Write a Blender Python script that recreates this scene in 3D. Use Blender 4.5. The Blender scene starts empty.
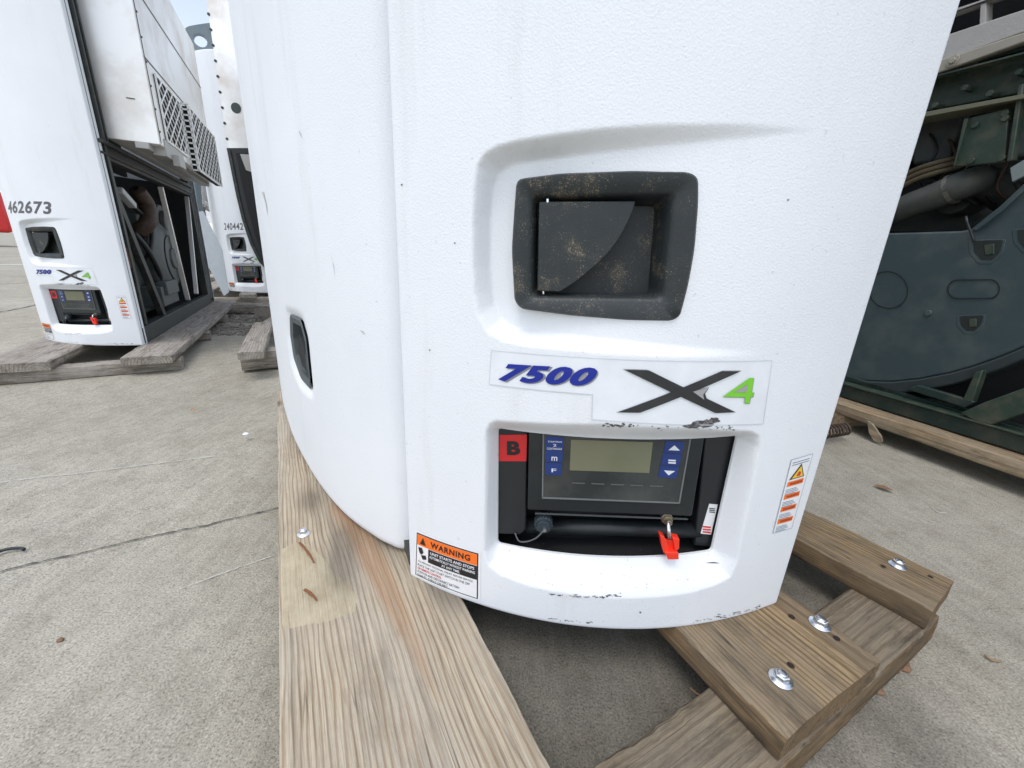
import bpy, bmesh, math, random
import numpy as np
from mathutils import Matrix, Vector
random.seed(7); RNG = np.random.default_rng(7)
R_ = math.radians
scene = bpy.context.scene; C = scene.collection

# ------------------------------------------------------------------ camera
F = 405.0; CAMZ = 0.58
PIT = math.atan(129/405); ROLL = math.atan(57/1270)
f0 = np.array([0, math.cos(PIT), -math.sin(PIT)]); r0 = np.array([1., 0, 0]); u0 = np.cross(r0, f0)
cr, sr = math.cos(ROLL), math.sin(ROLL)
cam_r = cr*r0+sr*u0; cam_u = -sr*r0+cr*u0
CO = np.array([0, 0, CAMZ])
cd = bpy.data.cameras.new('camera'); cam = bpy.data.objects.new('camera', cd); C.objects.link(cam)
cd.sensor_width = 36; cd.lens = F/1024*36; cd.clip_start = .01; cd.clip_end = 2000
M = Matrix(((cam_r[0], cam_u[0], -f0[0], 0), (cam_r[1], cam_u[1], -f0[1], 0), (cam_r[2], cam_u[2], -f0[2], CAMZ), (0, 0, 0, 1)))
cam.matrix_world = M
scene.camera = cam
# ------------------------------------------------------------------ light
SUN_EL, SUN_AZ = R_(68), R_(205)      # azimuth of the sun, clockwise from +Y: high, behind the camera, veiled
world = bpy.data.worlds.new('World'); scene.world = world; world.use_nodes = True
wn = world.node_tree.nodes; wl = world.node_tree.links
bg = wn['Background']; sky = wn.new('ShaderNodeTexSky'); sky.sky_type = 'NISHITA'
sky.sun_disc = False; sky.sun_elevation = SUN_EL; sky.sun_rotation = SUN_AZ
sky.air_density = 1.0; sky.dust_density = 1.5; sky.ozone_density = 1.0
bw = wn.new('ShaderNodeRGBToBW'); wl.new(sky.outputs[0], bw.inputs[0])
mx = wn.new('ShaderNodeMix'); mx.data_type = 'RGBA'; mx.inputs[0].default_value = .6     # thin overcast: most of the blue is veiled
wl.new(sky.outputs[0], mx.inputs[6]); wl.new(bw.outputs[0], mx.inputs[7]); wl.new(mx.outputs[2], bg.inputs[0]); bg.inputs[1].default_value = 0.15
sd = bpy.data.lights.new('sun', 'SUN'); sd.energy = 0.35; sd.angle = R_(25); sd.color = (1, .95, .88)
sun = bpy.data.objects.new('sun', sd); C.objects.link(sun); sun.location = (0, 0, 8)
sdir = Vector((math.sin(SUN_AZ)*math.cos(SUN_EL), math.cos(SUN_AZ)*math.cos(SUN_EL), math.sin(SUN_EL)))
sun.rotation_euler = sdir.to_track_quat('Z', 'Y').to_euler()
scene.view_settings.view_transform = 'Standard'; scene.view_settings.look = 'None'
scene.view_settings.exposure = 1.24; scene.view_settings.gamma = 1
scene.view_settings.use_curve_mapping = False

# ------------------------------------------------------------------ picture rays -> points on real planes
def ray(x, y): return (x-512)/F*cam_r-(y-384)/F*cam_u+f0
def at(x, y, z):
    d = ray(x, y); return CO+d*((z-CAMZ)/d[2])
def atd(x, y, dist):                      # at a horizontal distance
    d = ray(x, y); return CO+d*(dist/math.hypot(d[0], d[1]))
def hdir(deg): return np.array([math.sin(R_(deg)), math.cos(R_(deg)), 0.])

class Xf:                                  # rigid move from the first unit to another one
    def __init__(s, src, dst, rot_cw):
        s.src = np.array(src, float); s.dst = np.array(dst, float); t = R_(-rot_cw)
        s.R = np.array([[math.cos(t), -math.sin(t), 0], [math.sin(t), math.cos(t), 0], [0, 0, 1.]]); s.rz = t
    def inv_ray(s, x, y): return s.R.T@(CO-s.dst)+s.src, s.R.T@ray(x, y)
    def fwd(s, p): return s.R@(np.array(p)-s.src)+s.dst
class Idt:
    rz = 0
    def inv_ray(s, x, y): return CO, ray(x, y)
ID = Idt()

# ------------------------------------------------------------------ materials
def nt(m):
    m.use_nodes = True; return m.node_tree.nodes, m.node_tree.links
def ramp(n, stops, interp='LINEAR'):
    r = n.new('ShaderNodeValToRGB'); r.color_ramp.interpolation = interp
    e = r.color_ramp.elements
    e[0].position, e[0].color = stops[0][0], (*stops[0][1], 1) if len(stops[0][1]) == 3 else stops[0][1]
    e[1].position, e[1].color = stops[-1][0], (*stops[-1][1], 1)
    for p, c in stops[1:-1]:
        k = e.new(p); k.color = (*c, 1)
    return r
def noise(n, l, vec, scale, detail=4, rough=.55, dist=0):
    t = n.new('ShaderNodeTexNoise'); t.inputs['Scale'].default_value = scale
    t.inputs['Detail'].default_value = detail; t.inputs['Roughness'].default_value = rough
    t.inputs['Distortion'].default_value = dist
    l.new(vec, t.inputs['Vector']); return t.outputs['Fac']
def mixc(n, l, fac, a, b, mode='MIX'):
    m = n.new('ShaderNodeMix'); m.data_type = 'RGBA'; m.blend_type = mode
    for s, v in ((m.inputs[0], fac), (m.inputs[6], a), (m.inputs[7], b)):
        if hasattr(v, 'links'): l.new(v, s)
        elif isinstance(v, (int, float)): s.default_value = v
        else: s.default_value = (*v, 1)
    return m.outputs[2]
def mth(n, l, op, a, b=0., c=None):
    m = n.new('ShaderNodeMath'); m.operation = op
    for i, v in enumerate((a, b) if c is None else (a, b, c)):
        if hasattr(v, 'links'): l.new(v, m.inputs[i])
        else: m.inputs[i].default_value = v
    return m.outputs[0]
def bump(n, l, h, strength, dist, prev=None):
    b = n.new('ShaderNodeBump'); b.inputs['Strength'].default_value = strength; b.inputs['Distance'].default_value = dist
    l.new(h, b.inputs['Height'])
    if prev is not None: l.new(prev, b.inputs['Normal'])
    return b.outputs[0]
MATS = {}
def plain(name, col, rough=.5, metal=0, dirt=None, dirt_amt=.0, dscale=30, bmp=0, bscale=200, spec=.5):
    if name in MATS: return MATS[name]
    m = bpy.data.materials.new(name); n, l = nt(m); p = n['Principled BSDF']
    p.inputs['Base Color'].default_value = (*col, 1); p.inputs['Roughness'].default_value = rough
    p.inputs['Metallic'].default_value = metal; p.inputs['Specular IOR Level'].default_value = spec
    tc = n.new('ShaderNodeTexCoord').outputs['Object']
    f = noise(n, l, tc, dscale, 6, .6)
    if dirt is not None:
        r = ramp(n, [(.5-.1*dirt_amt, (0, 0, 0)), (.5+.25*(1-dirt_amt)+.05, (1, 1, 1))]); l.new(f, r.inputs[0])
        l.new(mixc(n, l, mth(n, l, 'MULTIPLY', r.outputs[0], min(1, dirt_amt+.3)), col, dirt), p.inputs['Base Color'])
    else:
        v = ramp(n, [(.3, (.95, .95, .95)), (.7, (1.04, 1.04, 1.04))]); l.new(f, v.inputs[0])
        l.new(mixc(n, l, 1., col, v.outputs[0], 'MULTIPLY'), p.inputs['Base Color'])
    rr = mth(n, l, 'MULTIPLY_ADD', f, .25, max(0.02, rough-.12)); l.new(rr, p.inputs['Roughness'])
    if bmp:
        l.new(bump(n, l, noise(n, l, tc, bscale, 3, .6), bmp, .001), p.inputs['Normal'])
    MATS[name] = m; return m

def m_white():
    if 'white_shell' in MATS: return MATS['white_shell']
    m = bpy.data.materials.new('white_shell'); n, l = nt(m); p = n['Principled BSDF']
    tc = n.new('ShaderNodeTexCoord').outputs['Object']
    big = noise(n, l, tc, 3.0, 5, .6); fine = noise(n, l, tc, 90, 4, .7)
    r = ramp(n, [(.35, (.74, .765, .79)), (.65, (.78, .80, .82))]); l.new(big, r.inputs[0])
    sp = ramp(n, [(.70, (1, 1, 1)), (.78, (.72, .70, .66))]); l.new(noise(n, l, tc, 160, 2, .5), sp.inputs[0])
    mpg = n.new('ShaderNodeMapping'); mpg.inputs['Scale'].default_value = (14, 14, 1.6); l.new(tc, mpg.inputs['Vector'])
    stn = ramp(n, [(.56, (1, 1, 1)), (.80, (.90, .885, .86))]); l.new(noise(n, l, mpg.outputs[0], 1.0, 6, .7), stn.inputs[0])
    base_ = mixc(n, l, 1., r.outputs[0], stn.outputs[0], 'MULTIPLY')
    l.new(mixc(n, l, .55, base_, mixc(n, l, 1., base_, sp.outputs[0], 'MULTIPLY')), p.inputs['Base Color'])
    p.inputs['Roughness'].default_value = .48
    v = n.new('ShaderNodeTexVoronoi'); v.feature = 'SMOOTH_F1'; v.inputs['Scale'].default_value = 520; l.new(tc, v.inputs['Vector'])
    h = mth(n, l, 'MULTIPLY_ADD', noise(n, l, tc, 420, 3, .6), .8, v.outputs['Distance'])
    b1 = bump(n, l, h, .30, .0009)
    l.new(bump(n, l, big, .1, .004, b1), p.inputs['Normal'])
    MATS['white_shell'] = m; return m

def m_dusty():
    if 'dusty_black' in MATS: return MATS['dusty_black']
    m = bpy.data.materials.new('dusty_black'); n, l = nt(m); p = n['Principled BSDF']
    tc = n.new('ShaderNodeTexCoord').outputs['Object']
    sp = noise(n, l, tc, 620, 3, .75); zone = noise(n, l, tc, 16, 4, .7)
    thr = mth(n, l, 'MULTIPLY_ADD', zone, -.60, .97)
    d = mth(n, l, 'GREATER_THAN', sp, thr)
    cl = ramp(n, [(.3, (.011, .016, .018)), (.7, (.021, .027, .029))]); l.new(zone, cl.inputs[0])
    haze = ramp(n, [(.58, (0, 0, 0)), (.78, (.45, .45, .45))]); l.new(zone, haze.inputs[0])
    c1 = mixc(n, l, haze.outputs[0], cl.outputs[0], (.16, .125, .08))
    l.new(mixc(n, l, mth(n, l, 'MULTIPLY', d, .75), c1, (.27, .22, .14)), p.inputs['Base Color'])
    p.inputs['Roughness'].default_value = .5
    l.new(bump(n, l, noise(n, l, tc, 500, 2, .6), .25, .0008), p.inputs['Normal'])
    MATS['dusty_black'] = m; return m

def m_wood(name, light, dark, grey, wet=.0, ring=95, stain=None, sscale=3.0):
    """Sawn timber: growth rings about an axis along local X, checks, grey weathering."""
    m = bpy.data.materials.new(name); n, l = nt(m); p = n['Principled BSDF']
    tc = n.new('ShaderNodeTexCoord').outputs['Object']
    oi = n.new('ShaderNodeObjectInfo').outputs['Random']
    off = n.new('ShaderNodeVectorMath'); off.operation = 'MULTIPLY_ADD'
    cmb = n.new('ShaderNodeCombineXYZ'); l.new(oi, cmb.inputs[0]); l.new(mth(n, l, 'MULTIPLY', oi, .12), cmb.inputs[1])
    off.inputs[1].default_value = (7.0, 1.0, 1.0); l.new(cmb.outputs[0], off.inputs[0]); l.new(tc, off.inputs[2])
    P = off.outputs[0]
    def mp(v, sc, loc=(0, 0, 0)):
        k = n.new('ShaderNodeMapping'); k.inputs['Scale'].default_value = sc; k.inputs['Location'].default_value = loc
        l.new(v, k.inputs['Vector']); return k.outputs[0]
    wob = noise(n, l, mp(P, (1.1, 5, 5)), 1.0, 4, .55)
    sep = n.new('ShaderNodeSeparateXYZ'); l.new(P, sep.inputs[0])
    y = mth(n, l, 'ADD', sep.outputs[1], mth(n, l, 'MULTIPLY_ADD', wob, .07, -.02))
    z = mth(n, l, 'ADD', sep.outputs[2], .045)
    rad = mth(n, l, 'SQRT', mth(n, l, 'ADD', mth(n, l, 'MULTIPLY', y, y), mth(n, l, 'MULTIPLY', z, z)))
    fr = mth(n, l, 'FRACT', mth(n, l, 'MULTIPLY', rad, float(ring)))
    rg = ramp(n, [(0, (.05, .05, .05)), (.55, (.12, .12, .12)), (.80, (1, 1, 1)), (.93, (.9, .9, .9)), (1, (.05, .05, .05))]); l.new(fr, rg.inputs[0])
    fib = noise(n, l, mp(P, (9, 420, 420)), 1.0, 3, .7)
    fib2 = noise(n, l, mp(P, (3, 110, 110)), 1.0, 4, .65)
    blot = noise(n, l, mp(P, (sscale, sscale*3.5, sscale*3.5)), 1.0, 6, .68)
    c = mixc(n, l, mth(n, l, 'MULTIPLY', rg.outputs[0], .85), light, dark)
    fr2 = ramp(n, [(.3, (.72, .70, .67)), (.62, (1.08, 1.08, 1.08))]); l.new(fib, fr2.inputs[0])
    c = mixc(n, l, .85, c, mixc(n, l, 1., c, fr2.outputs[0], 'MULTIPLY'))
    f3 = ramp(n, [(.34, (.55, .52, .5)), (.52, (1, 1, 1))]); l.new(fib2, f3.inputs[0])
    c = mixc(n, l, .7, c, mixc(n, l, 1., c, f3.outputs[0], 'MULTIPLY'))
    gr = ramp(n, [(.40, (0, 0, 0)), (.64, (1, 1, 1))]); l.new(blot, gr.inputs[0])
    c = mixc(n, l, mth(n, l, 'MULTIPLY', gr.outputs[0], .72), c, mixc(n, l, .55, grey, mixc(n, l, 1., grey, fr2.outputs[0], 'MULTIPLY')))
    dk = ramp(n, [(.50, (0, 0, 0)), (.70, (.85, .85, .85))]); l.new(noise(n, l, mp(P, (sscale*2.2, sscale*9, sscale*9), (3, 5, 1)), 1.0, 7, .75), dk.inputs[0])
    c = mixc(n, l, mth(n, l, 'MULTIPLY', dk.outputs[0], .4 if stain else 1.), c, (.055, .045, .035))
    ck = noise(n, l, mp(P, (1.6, 42, 42), (2, 9, 4)), 1.0, 2, .5)
    ckr = ramp(n, [(0, (1, 1, 1)), (.011, (0, 0, 0))]); l.new(mth(n, l, 'ABSOLUTE', mth(n, l, 'SUBTRACT', ck, .5)), ckr.inputs[0])
    gt = ramp(n, [(.5, (0, 0, 0)), (.6, (1, 1, 1))]); l.new(noise(n, l, mp(P, (5, 12, 12), (1, 1, 8)), 1.0, 2, .5), gt.inputs[0])
    ckm = mth(n, l, 'MULTIPLY', ckr.outputs[0], gt.outputs[0])
    c = mixc(n, l, mth(n, l, 'MULTIPLY', ckm, .8), c, (.03, .022, .015))
    grm = ramp(n, [(.45, (0, 0, 0)), (.75, (.55, .55, .55))]); l.new(noise(n, l, P, 22, 8, .75), grm.inputs[0])
    c = mixc(n, l, mth(n, l, 'MULTIPLY', grm.outputs[0], .35 if stain else 1.), c, (.13, .105, .075))
    # knots
    kv = n.new('ShaderNodeTexVoronoi'); kv.inputs['Scale'].default_value = 1.0; kv.inputs['Randomness'].default_value = 1
    l.new(mp(P, (3.2, 7.5, 7.5)), kv.inputs['Vector'])
    kr = ramp(n, [(.05, (1, 1, 1)), (.13, (0, 0, 0))]); l.new(kv.outputs['Distance'], kr.inputs[0])
    c = mixc(n, l, mth(n, l, 'MULTIPLY', kr.outputs[0], .8), c, (.10, .055, .025))
    if stain:
        a = n.new('ShaderNodeAttribute'); a.attribute_name = 'rust'
        sn = mth(n, l, 'MULTIPLY', a.outputs['Fac'], mth(n, l, 'MULTIPLY_ADD', fib2, .9, .35))
        c = mixc(n, l, sn, c, (.34, .20, .11))
        a3 = n.new('ShaderNodeAttribute'); a3.attribute_name = 'patch'
        pm_ = ramp(n, [(.42, (0, 0, 0)), (.58, (1, 1, 1))]); l.new(mth(n, l, 'ADD', a3.outputs['Fac'], mth(n, l, 'MULTIPLY_ADD', noise(n, l, P, 120, 3, .6), .7, -.35)), pm_.inputs[0])
        pc = ramp(n, [(.3, (.36, .30, .20)), (.7, (.52, .46, .33))]); l.new(noise(n, l, mp(P, (25, 50, 50)), 1.0, 6, .7), pc.inputs[0])
        c = mixc(n, l, mth(n, l, 'MULTIPLY', pm_.outputs[0], .85), c, pc.outputs[0])
        a2 = n.new('ShaderNodeAttribute'); a2.attribute_name = 'dirt'
        sn = mth(n, l, 'MULTIPLY', a2.outputs['Fac'], mth(n, l, 'MULTIPLY_ADD', fib, 1.2, .1))
        c = mixc(n, l, sn, c, (.10, .085, .065))
    l.new(c, p.inputs['Base Color']); p.inputs['Roughness'].default_value = .85; p.inputs['Specular IOR Level'].default_value = .25
    b1 = bump(n, l, fib, .8, .0016)
    b2 = bump(n, l, fib2, .8, .0032, b1)
    b3 = bump(n, l, rg.outputs[0], .25, .001, b2)
    l.new(b3, p.inputs['Normal'])
    return m

def m_concrete():
    m = bpy.data.materials.new('concrete'); n, l = nt(m); p = n['Principled BSDF']
    tc = n.new('ShaderNodeTexCoord').outputs['Object']
    def mp(sc, rot=0):
        k = n.new('ShaderNodeMapping'); k.inputs['Scale'].default_value = sc; k.inputs['Rotation'].default_value = (0, 0, rot)
        l.new(tc, k.inputs['Vector']); return k.outputs[0]
    a = noise(n, l, tc, .9, 6, .62); b = noise(n, l, tc, 14, 8, .68); c = noise(n, l, tc, 330, 5, .75); c2 = noise(n, l, tc, 75, 6, .7)
    st = noise(n, l, mp((60, 6, 1), R_(38)), 1, 4, .7)
    r1 = ramp(n, [(.3, (.335, .314, .262)), (.5, (.39, .368, .312)), (.7, (.44, .418, .364))]); l.new(a, r1.inputs[0])
    r2 = ramp(n, [(.28, (.80, .79, .76)), (.5, (.98, .98, .98)), (.75, (1.12, 1.11, 1.10))]); l.new(b, r2.inputs[0])
    r3 = ramp(n, [(.38, (.40, .39, .375)), (.47, (.96, .96, .95)), (.55, (1.02, 1.02, 1.0)), (.62, (1.42, 1.42, 1.4))]); l.new(c, r3.inputs[0])
    r4 = ramp(n, [(.35, (.90, .90, .89)), (.65, (1.06, 1.06, 1.06))]); l.new(st, r4.inputs[0])
    col = mixc(n, l, 1., r1.outputs[0], r2.outputs[0], 'MULTIPLY')
    col = mixc(n, l, .9, col, mixc(n, l, 1., col, r3.outputs[0], 'MULTIPLY'))
    col = mixc(n, l, 1., col, r4.outputs[0], 'MULTIPLY')
    r5 = ramp(n, [(.30, (.74, .73, .71)), (.45, (1, 1, 1)), (.62, (1.03, 1.03, 1.02)), (.70, (1.16, 1.16, 1.15))]); l.new(c2, r5.inputs[0]); col = mixc(n, l, 1., col, r5.outputs[0], 'MULTIPLY')
    dk = ramp(n, [(.58, (0, 0, 0)), (.76, (.35, .35, .35))]); l.new(noise(n, l, tc, 2.6, 8, .7), dk.inputs[0])
    col = mixc(n, l, dk.outputs[0], col, (.17, .165, .15))
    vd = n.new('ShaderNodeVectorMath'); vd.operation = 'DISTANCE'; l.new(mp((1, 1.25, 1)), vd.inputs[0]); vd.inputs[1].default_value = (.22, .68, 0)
    shade_ramp = ramp(n, [(.42, (1, 1, 1)), (.62, (0, 0, 0))]); l.new(mth(n, l, 'MULTIPLY_ADD', noise(n, l, tc, 5, 7, .65), .5, mth(n, l, 'SUBTRACT', vd.outputs['Value'], .13)), shade_ramp.inputs[0])
    col = mixc(n, l, mth(n, l, 'MULTIPLY', shade_ramp.outputs[0], .88), col, mixc(n, l, 1., col, (.42, .42, .43), 'MULTIPLY'))  # contact shade beneath the near unit, painted into the concrete colour
    pit = ramp(n, [(.0, (1, 1, 1)), (.16, (0, 0, 0))])
    v = n.new('ShaderNodeTexVoronoi'); v.inputs['Scale'].default_value = 55; l.new(tc, v.inputs['Vector']); l.new(v.outputs['Distance'], pit.inputs[0])
    gate = mth(n, l, 'GREATER_THAN', noise(n, l, tc, 30, 2, .5), .56)
    pf = mth(n, l, 'MULTIPLY', pit.outputs[0], gate)
    col = mixc(n, l, mth(n, l, 'MULTIPLY', pf, .22), col, (.10, .095, .085))
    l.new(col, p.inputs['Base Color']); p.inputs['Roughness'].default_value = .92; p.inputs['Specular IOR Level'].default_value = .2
    b1 = bump(n, l, c, .55, .003); b2 = bump(n, l, b, .6, .012, b1)
    l.new(bump(n, l, st, .35, .003, b2), p.inputs['Normal'])
    return m

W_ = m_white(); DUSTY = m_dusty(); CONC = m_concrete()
BLACK = plain('black_plastic', (.016, .019, .022), .42, bmp=.1)
BLACK2 = plain('black_housing', (.013, .017, .019), .40, dirt=(.035, .04, .04), dirt_amt=.25, dscale=9)
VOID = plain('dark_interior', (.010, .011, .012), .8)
STEELBLK = plain('dark_painted_steel', (.022, .027, .027), .5, dirt=(.10, .09, .07), dirt_amt=.3, dscale=18)
ENGINE = plain('grimy_engine_paint', (.085, .10, .10), .55, dirt=(.13, .12, .10), dirt_amt=.45, dscale=25, bmp=.3)
RUBBER = plain('brown_hose', (.06, .035, .022), .6, dirt=(.12, .1, .08), dirt_amt=.3)
ALU = plain('brushed_aluminium', (.86, .85, .82), .34, .45, dirt=(.52, .42, .33), dirt_amt=.35, dscale=3)
ZINC = plain('zinc_bolt', (.72, .75, .80), .24, .95, bmp=.2, bscale=400)
RUSTY = plain('rusty_steel', (.23, .10, .045), .8, .3, bmp=.5)
GREYST = plain('grey_painted_steel', (.16, .21, .23), .5, dirt=(.25, .25, .24), dirt_amt=.3)
SILVER = plain('silver_outline', (.42, .42, .43), .35, .4)
BLUE = plain('blue_print', (.008, .022, .27), .3)
KEYB = plain('blue_key', (.015, .042, .19), .35)
XBLK = plain('black_emblem', (.022, .024, .026), .45, dirt=(.06, .06, .06), dirt_amt=.3)
GREEN = plain('green_print', (.19, .58, .035), .35)
RED = plain('red_sticker', (.62, .022, .025), .4)
REDPL = plain('red_plastic', (.85, .045, .02), .3)
ORANGE = plain('orange_print', (.88, .17, .015), .4)
YELLOW = plain('yellow_print', (.85, .55, .03), .4)
INK = plain('black_print', (.012, .012, .013), .45)
REDINK = plain('red_print', (.6, .04, .04), .45)
BLUEINK = plain('grey_blue_print', (.16, .24, .33), .45)
PAPER = plain('white_sticker', (.80, .81, .82), .3)
BADGE = plain('badge_film', (.755, .785, .81), .34)
LCD = plain('lcd_glass', (.19, .19, .12), .12)
GLASS = plain('dusty_screen_cover', (.036, .042, .041), .12, dirt=(.075, .08, .076), dirt_amt=.5, dscale=14)
WHITEPR = plain('white_print', (.75, .77, .8), .4)
WOOD_A = m_wood('timber_tan', (.36, .265, .150), (.125, .078, .038), (.215, .18, .135), ring=150)
WOOD_L = m_wood('timber_pale', (.50, .435, .33), (.29, .20, .12), (.43, .40, .345), ring=150, stain=True, sscale=2.0)
WOOD_B = m_wood('timber_beam', (.27, .22, .15), (.13, .09, .055), (.21, .185, .145), ring=90)
WOOD_G = m_wood('timber_grey', (.40, .365, .315), (.19, .16, .13), (.38, .36, .33), ring=90)
WOOD_Y = m_wood('timber_orange', (.40, .30, .18), (.22, .125, .055), (.36, .32, .25), ring=60)
WOOD_S = m_wood('timber_sawn_edge', (.30, .20, .105), (.10, .062, .03), (.16, .115, .07), ring=150)

# ------------------------------------------------------------------ objects
def empty(name, loc, label, cat, group=None, rz=0):
    o = bpy.data.objects.new(name, None); C.objects.link(o); o.location = loc; o.rotation_euler = (0, 0, rz)
    o.empty_display_size = .1
    o['label'] = label; o['category'] = cat
    if group: o['group'] = group
    return o
def wloc(o):
    l = Vector((0, 0, 0))
    while o is not None: l = l+o.location; o = o.parent
    return np.array(l)
def mesh(name, V, Fc, mat, parent=None, smooth=False, bevel=0, tag=None, seg=2, label=None):
    """V in world coordinates of the (unmoved) thing; stored relative to the thing's base."""
    V = np.asarray(V, float)
    if parent is not None: V = V-wloc(parent)
    me = bpy.data.meshes.new(name); me.from_pydata(V.tolist(), [], [list(map(int, f)) for f in Fc]); me.update()
    if isinstance(mat, (list, tuple)):
        for k in mat: me.materials.append(k)
    else: me.materials.append(mat)
    bm = bmesh.new(); bm.from_mesh(me)
    if not smooth or len(Fc) < 30000: bmesh.ops.recalc_face_normals(bm, faces=bm.faces)
    bm.to_mesh(me); bm.free()
    if smooth: me.polygons.foreach_set('use_smooth', [True]*len(me.polygons))
    o = bpy.data.objects.new(name, me); C.objects.link(o)
    if parent is not None: o.parent = parent
    if bevel:
        b = o.modifiers.new('bevel', 'BEVEL'); b.width = bevel; b.segments = seg; b.limit_method = 'ANGLE'; b.angle_limit = R_(40)
        me.polygons.foreach_set('use_smooth', [True]*len(me.polygons))
        try: me.set_sharp_from_angle(angle=R_(50))
        except Exception: pass
    if tag: o['label'], o['category'] = tag[0], tag[1]
    if tag and len(tag) > 2: o['group'] = tag[2]
    if label: o['label'] = label
    return o
def join(parts):
    V = []; Fc = []
    for v, f in parts:
        b = len(V); V += [list(map(float, p)) for p in v]; Fc += [[i+b for i in q] for q in f]
    return V, Fc
def box_axes(o, ax, ay, az, lx, ly, lz):    # lo/hi pairs along three axes
    o, ax, ay, az = map(np.array, (o, ax, ay, az)); V = []
    for z in lz:
        for y in ly:
            for x in lx: V.append(o+ax*x+ay*y+az*z)
    return V, [[0, 1, 3, 2], [4, 6, 7, 5], [0, 4, 5, 1], [2, 3, 7, 6], [0, 2, 6, 4], [1, 5, 7, 3]]
def tube(path, r, n=10, cap=True):
    path = [np.array(p, float) for p in path]; V = []; Fc = []; rr = r if hasattr(r, '__len__') else [r]*len(path)
    prev = None
    for i, p in enumerate(path):
        t = path[min(i+1, len(path)-1)]-path[max(i-1, 0)]; t /= np.linalg.norm(t)+1e-12
        if prev is None:
            a = np.cross(t, [0, 0, 1.]);
            if np.linalg.norm(a) < .1: a = np.cross(t, [1., 0, 0])
        else: a = prev-t*(prev@t)
        a /= np.linalg.norm(a); prev = a; b = np.cross(t, a)
        for k in range(n):
            w = 2*math.pi*k/n; V.append(p+(a*math.cos(w)+b*math.sin(w))*rr[i])
    for i in range(len(path)-1):
        for k in range(n):
            Fc.append([i*n+k, i*n+(k+1) % n, (i+1)*n+(k+1) % n, (i+1)*n+k])
    if cap: Fc += [list(range(n))[::-1], [(len(path)-1)*n+k for k in range(n)]]
    return V, Fc
def curve_pts(pts, n=8):                    # Catmull-Rom
    P = [np.array(p, float) for p in pts]; P = [2*P[0]-P[1]]+P+[2*P[-1]-P[-2]]; out = []
    for i in range(1, len(P)-2):
        for k in range(n):
            t = k/n; out.append(.5*((2*P[i])+(-P[i-1]+P[i+1])*t+(2*P[i-1]-5*P[i]+4*P[i+1]-P[i+2])*t*t+(-P[i-1]+3*P[i]-3*P[i+1]+P[i+2])*t**3))
    out.append(P[-2]); return out
def round_poly(pts, r, n=5):
    P = [np.array(p, float) for p in pts]; out = []; N = len(P)
    rs = r if hasattr(r, '__len__') else [r]*N
    for i in range(N):
        a, b, c = P[i-1], P[i], P[(i+1) % N]; la, lc = np.linalg.norm(a-b), np.linalg.norm(c-b)
        q = min(rs[i], la*.48, lc*.48)
        p0, p1 = b+(a-b)/la*q, b+(c-b)/lc*q
        for k in range(n+1):
            t = k/n; out.append(p0*(1-t)**2+b*2*t*(1-t)+p1*t*t)
    return out
class Plane:                                # upright plane: a along 'ax', z up, n pointing at the viewer
    def __init__(s, O, ax, T=ID):
        s.O = np.array(O, float); s.ax = np.array(ax, float)/np.linalg.norm(ax); s.z = np.array([0, 0, 1.])
        s.n = np.cross(s.ax, s.z); s.T = T
    def px(s, x, y, d=0):
        o, r = s.T.inv_ray(x, y); O = s.O-s.n*d; t = ((O-o)@s.n)/(r@s.n); p = o+r*t-O
        return np.array([p@s.ax, p@s.z])
    def P(s, a, z, d=0): return s.O+s.ax*a+s.z*z-s.n*d
    def poly(s, pts, d=0): return [s.px(x, y, d) for x, y in pts]
    def prism(s, q, d0, d1, shrink=0):
        N = len(q); c = sum(q)/N
        V = [s.P(*p, d0) for p in q]+[s.P(*(p+(p-c)*shrink), d1) for p in q]
        return V, [list(range(N)), [N+i for i in range(N)][::-1]]+[[i, (i+1) % N, N+(i+1) % N, N+i] for i in range(N)]
    def prism_px(s, pts, d0, d1): return s.prism(s.poly(pts, d0), d0, d1)
    def disc(s, c, r, d0, d1, n=24, r1=None):
        r1 = r if r1 is None else r1; V = []
        for d, q in ((d0, r), (d1, r1)):
            for k in range(n):
                w = 2*math.pi*k/n; V.append(s.P(c[0]+q*math.cos(w), c[1]+q*math.sin(w), d))
        return V, [list(range(n)), [n+i for i in range(n)][::-1]]+[[i, (i+1) % n, n+(i+1) % n, n+i] for i in range(n)]
def resample_angle(q, c, n=200):             # ring by angle about c
    q = np.array(q); c = np.array(c); out = []; N = len(q)
    for k in range(n):
        w = 2*math.pi*k/n; d = np.array([math.cos(w), math.sin(w)]); best = None
        for i in range(N):
            a, b = q[i]-c, q[(i+1) % N]-c; e = b-a; den = d[0]*e[1]-d[1]*e[0]
            if abs(den) < 1e-12: continue
            t = (a[0]*e[1]-a[1]*e[0])/den; s = (a[0]*d[1]-a[1]*d[0])/den
            if t > 0 and -1e-6 <= s <= 1+1e-6: best = t if best is None else max(best, t)
        out.append(c+d*best)
    return out
def loft(pl, rings, cap0=False, cap1=True):
    n = len(rings[0][0]); V = []; Fc = []
    for q, d in rings: V += [pl.P(*p, d) for p in q]
    for j in range(len(rings)-1):
        for i in range(n): Fc.append([j*n+i, j*n+(i+1) % n, (j+1)*n+(i+1) % n, (j+1)*n+i])
    if cap0: Fc.append(list(range(n)))
    if cap1: Fc.append([(len(rings)-1)*n+i for i in range(n)][::-1])
    return V, Fc
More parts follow.
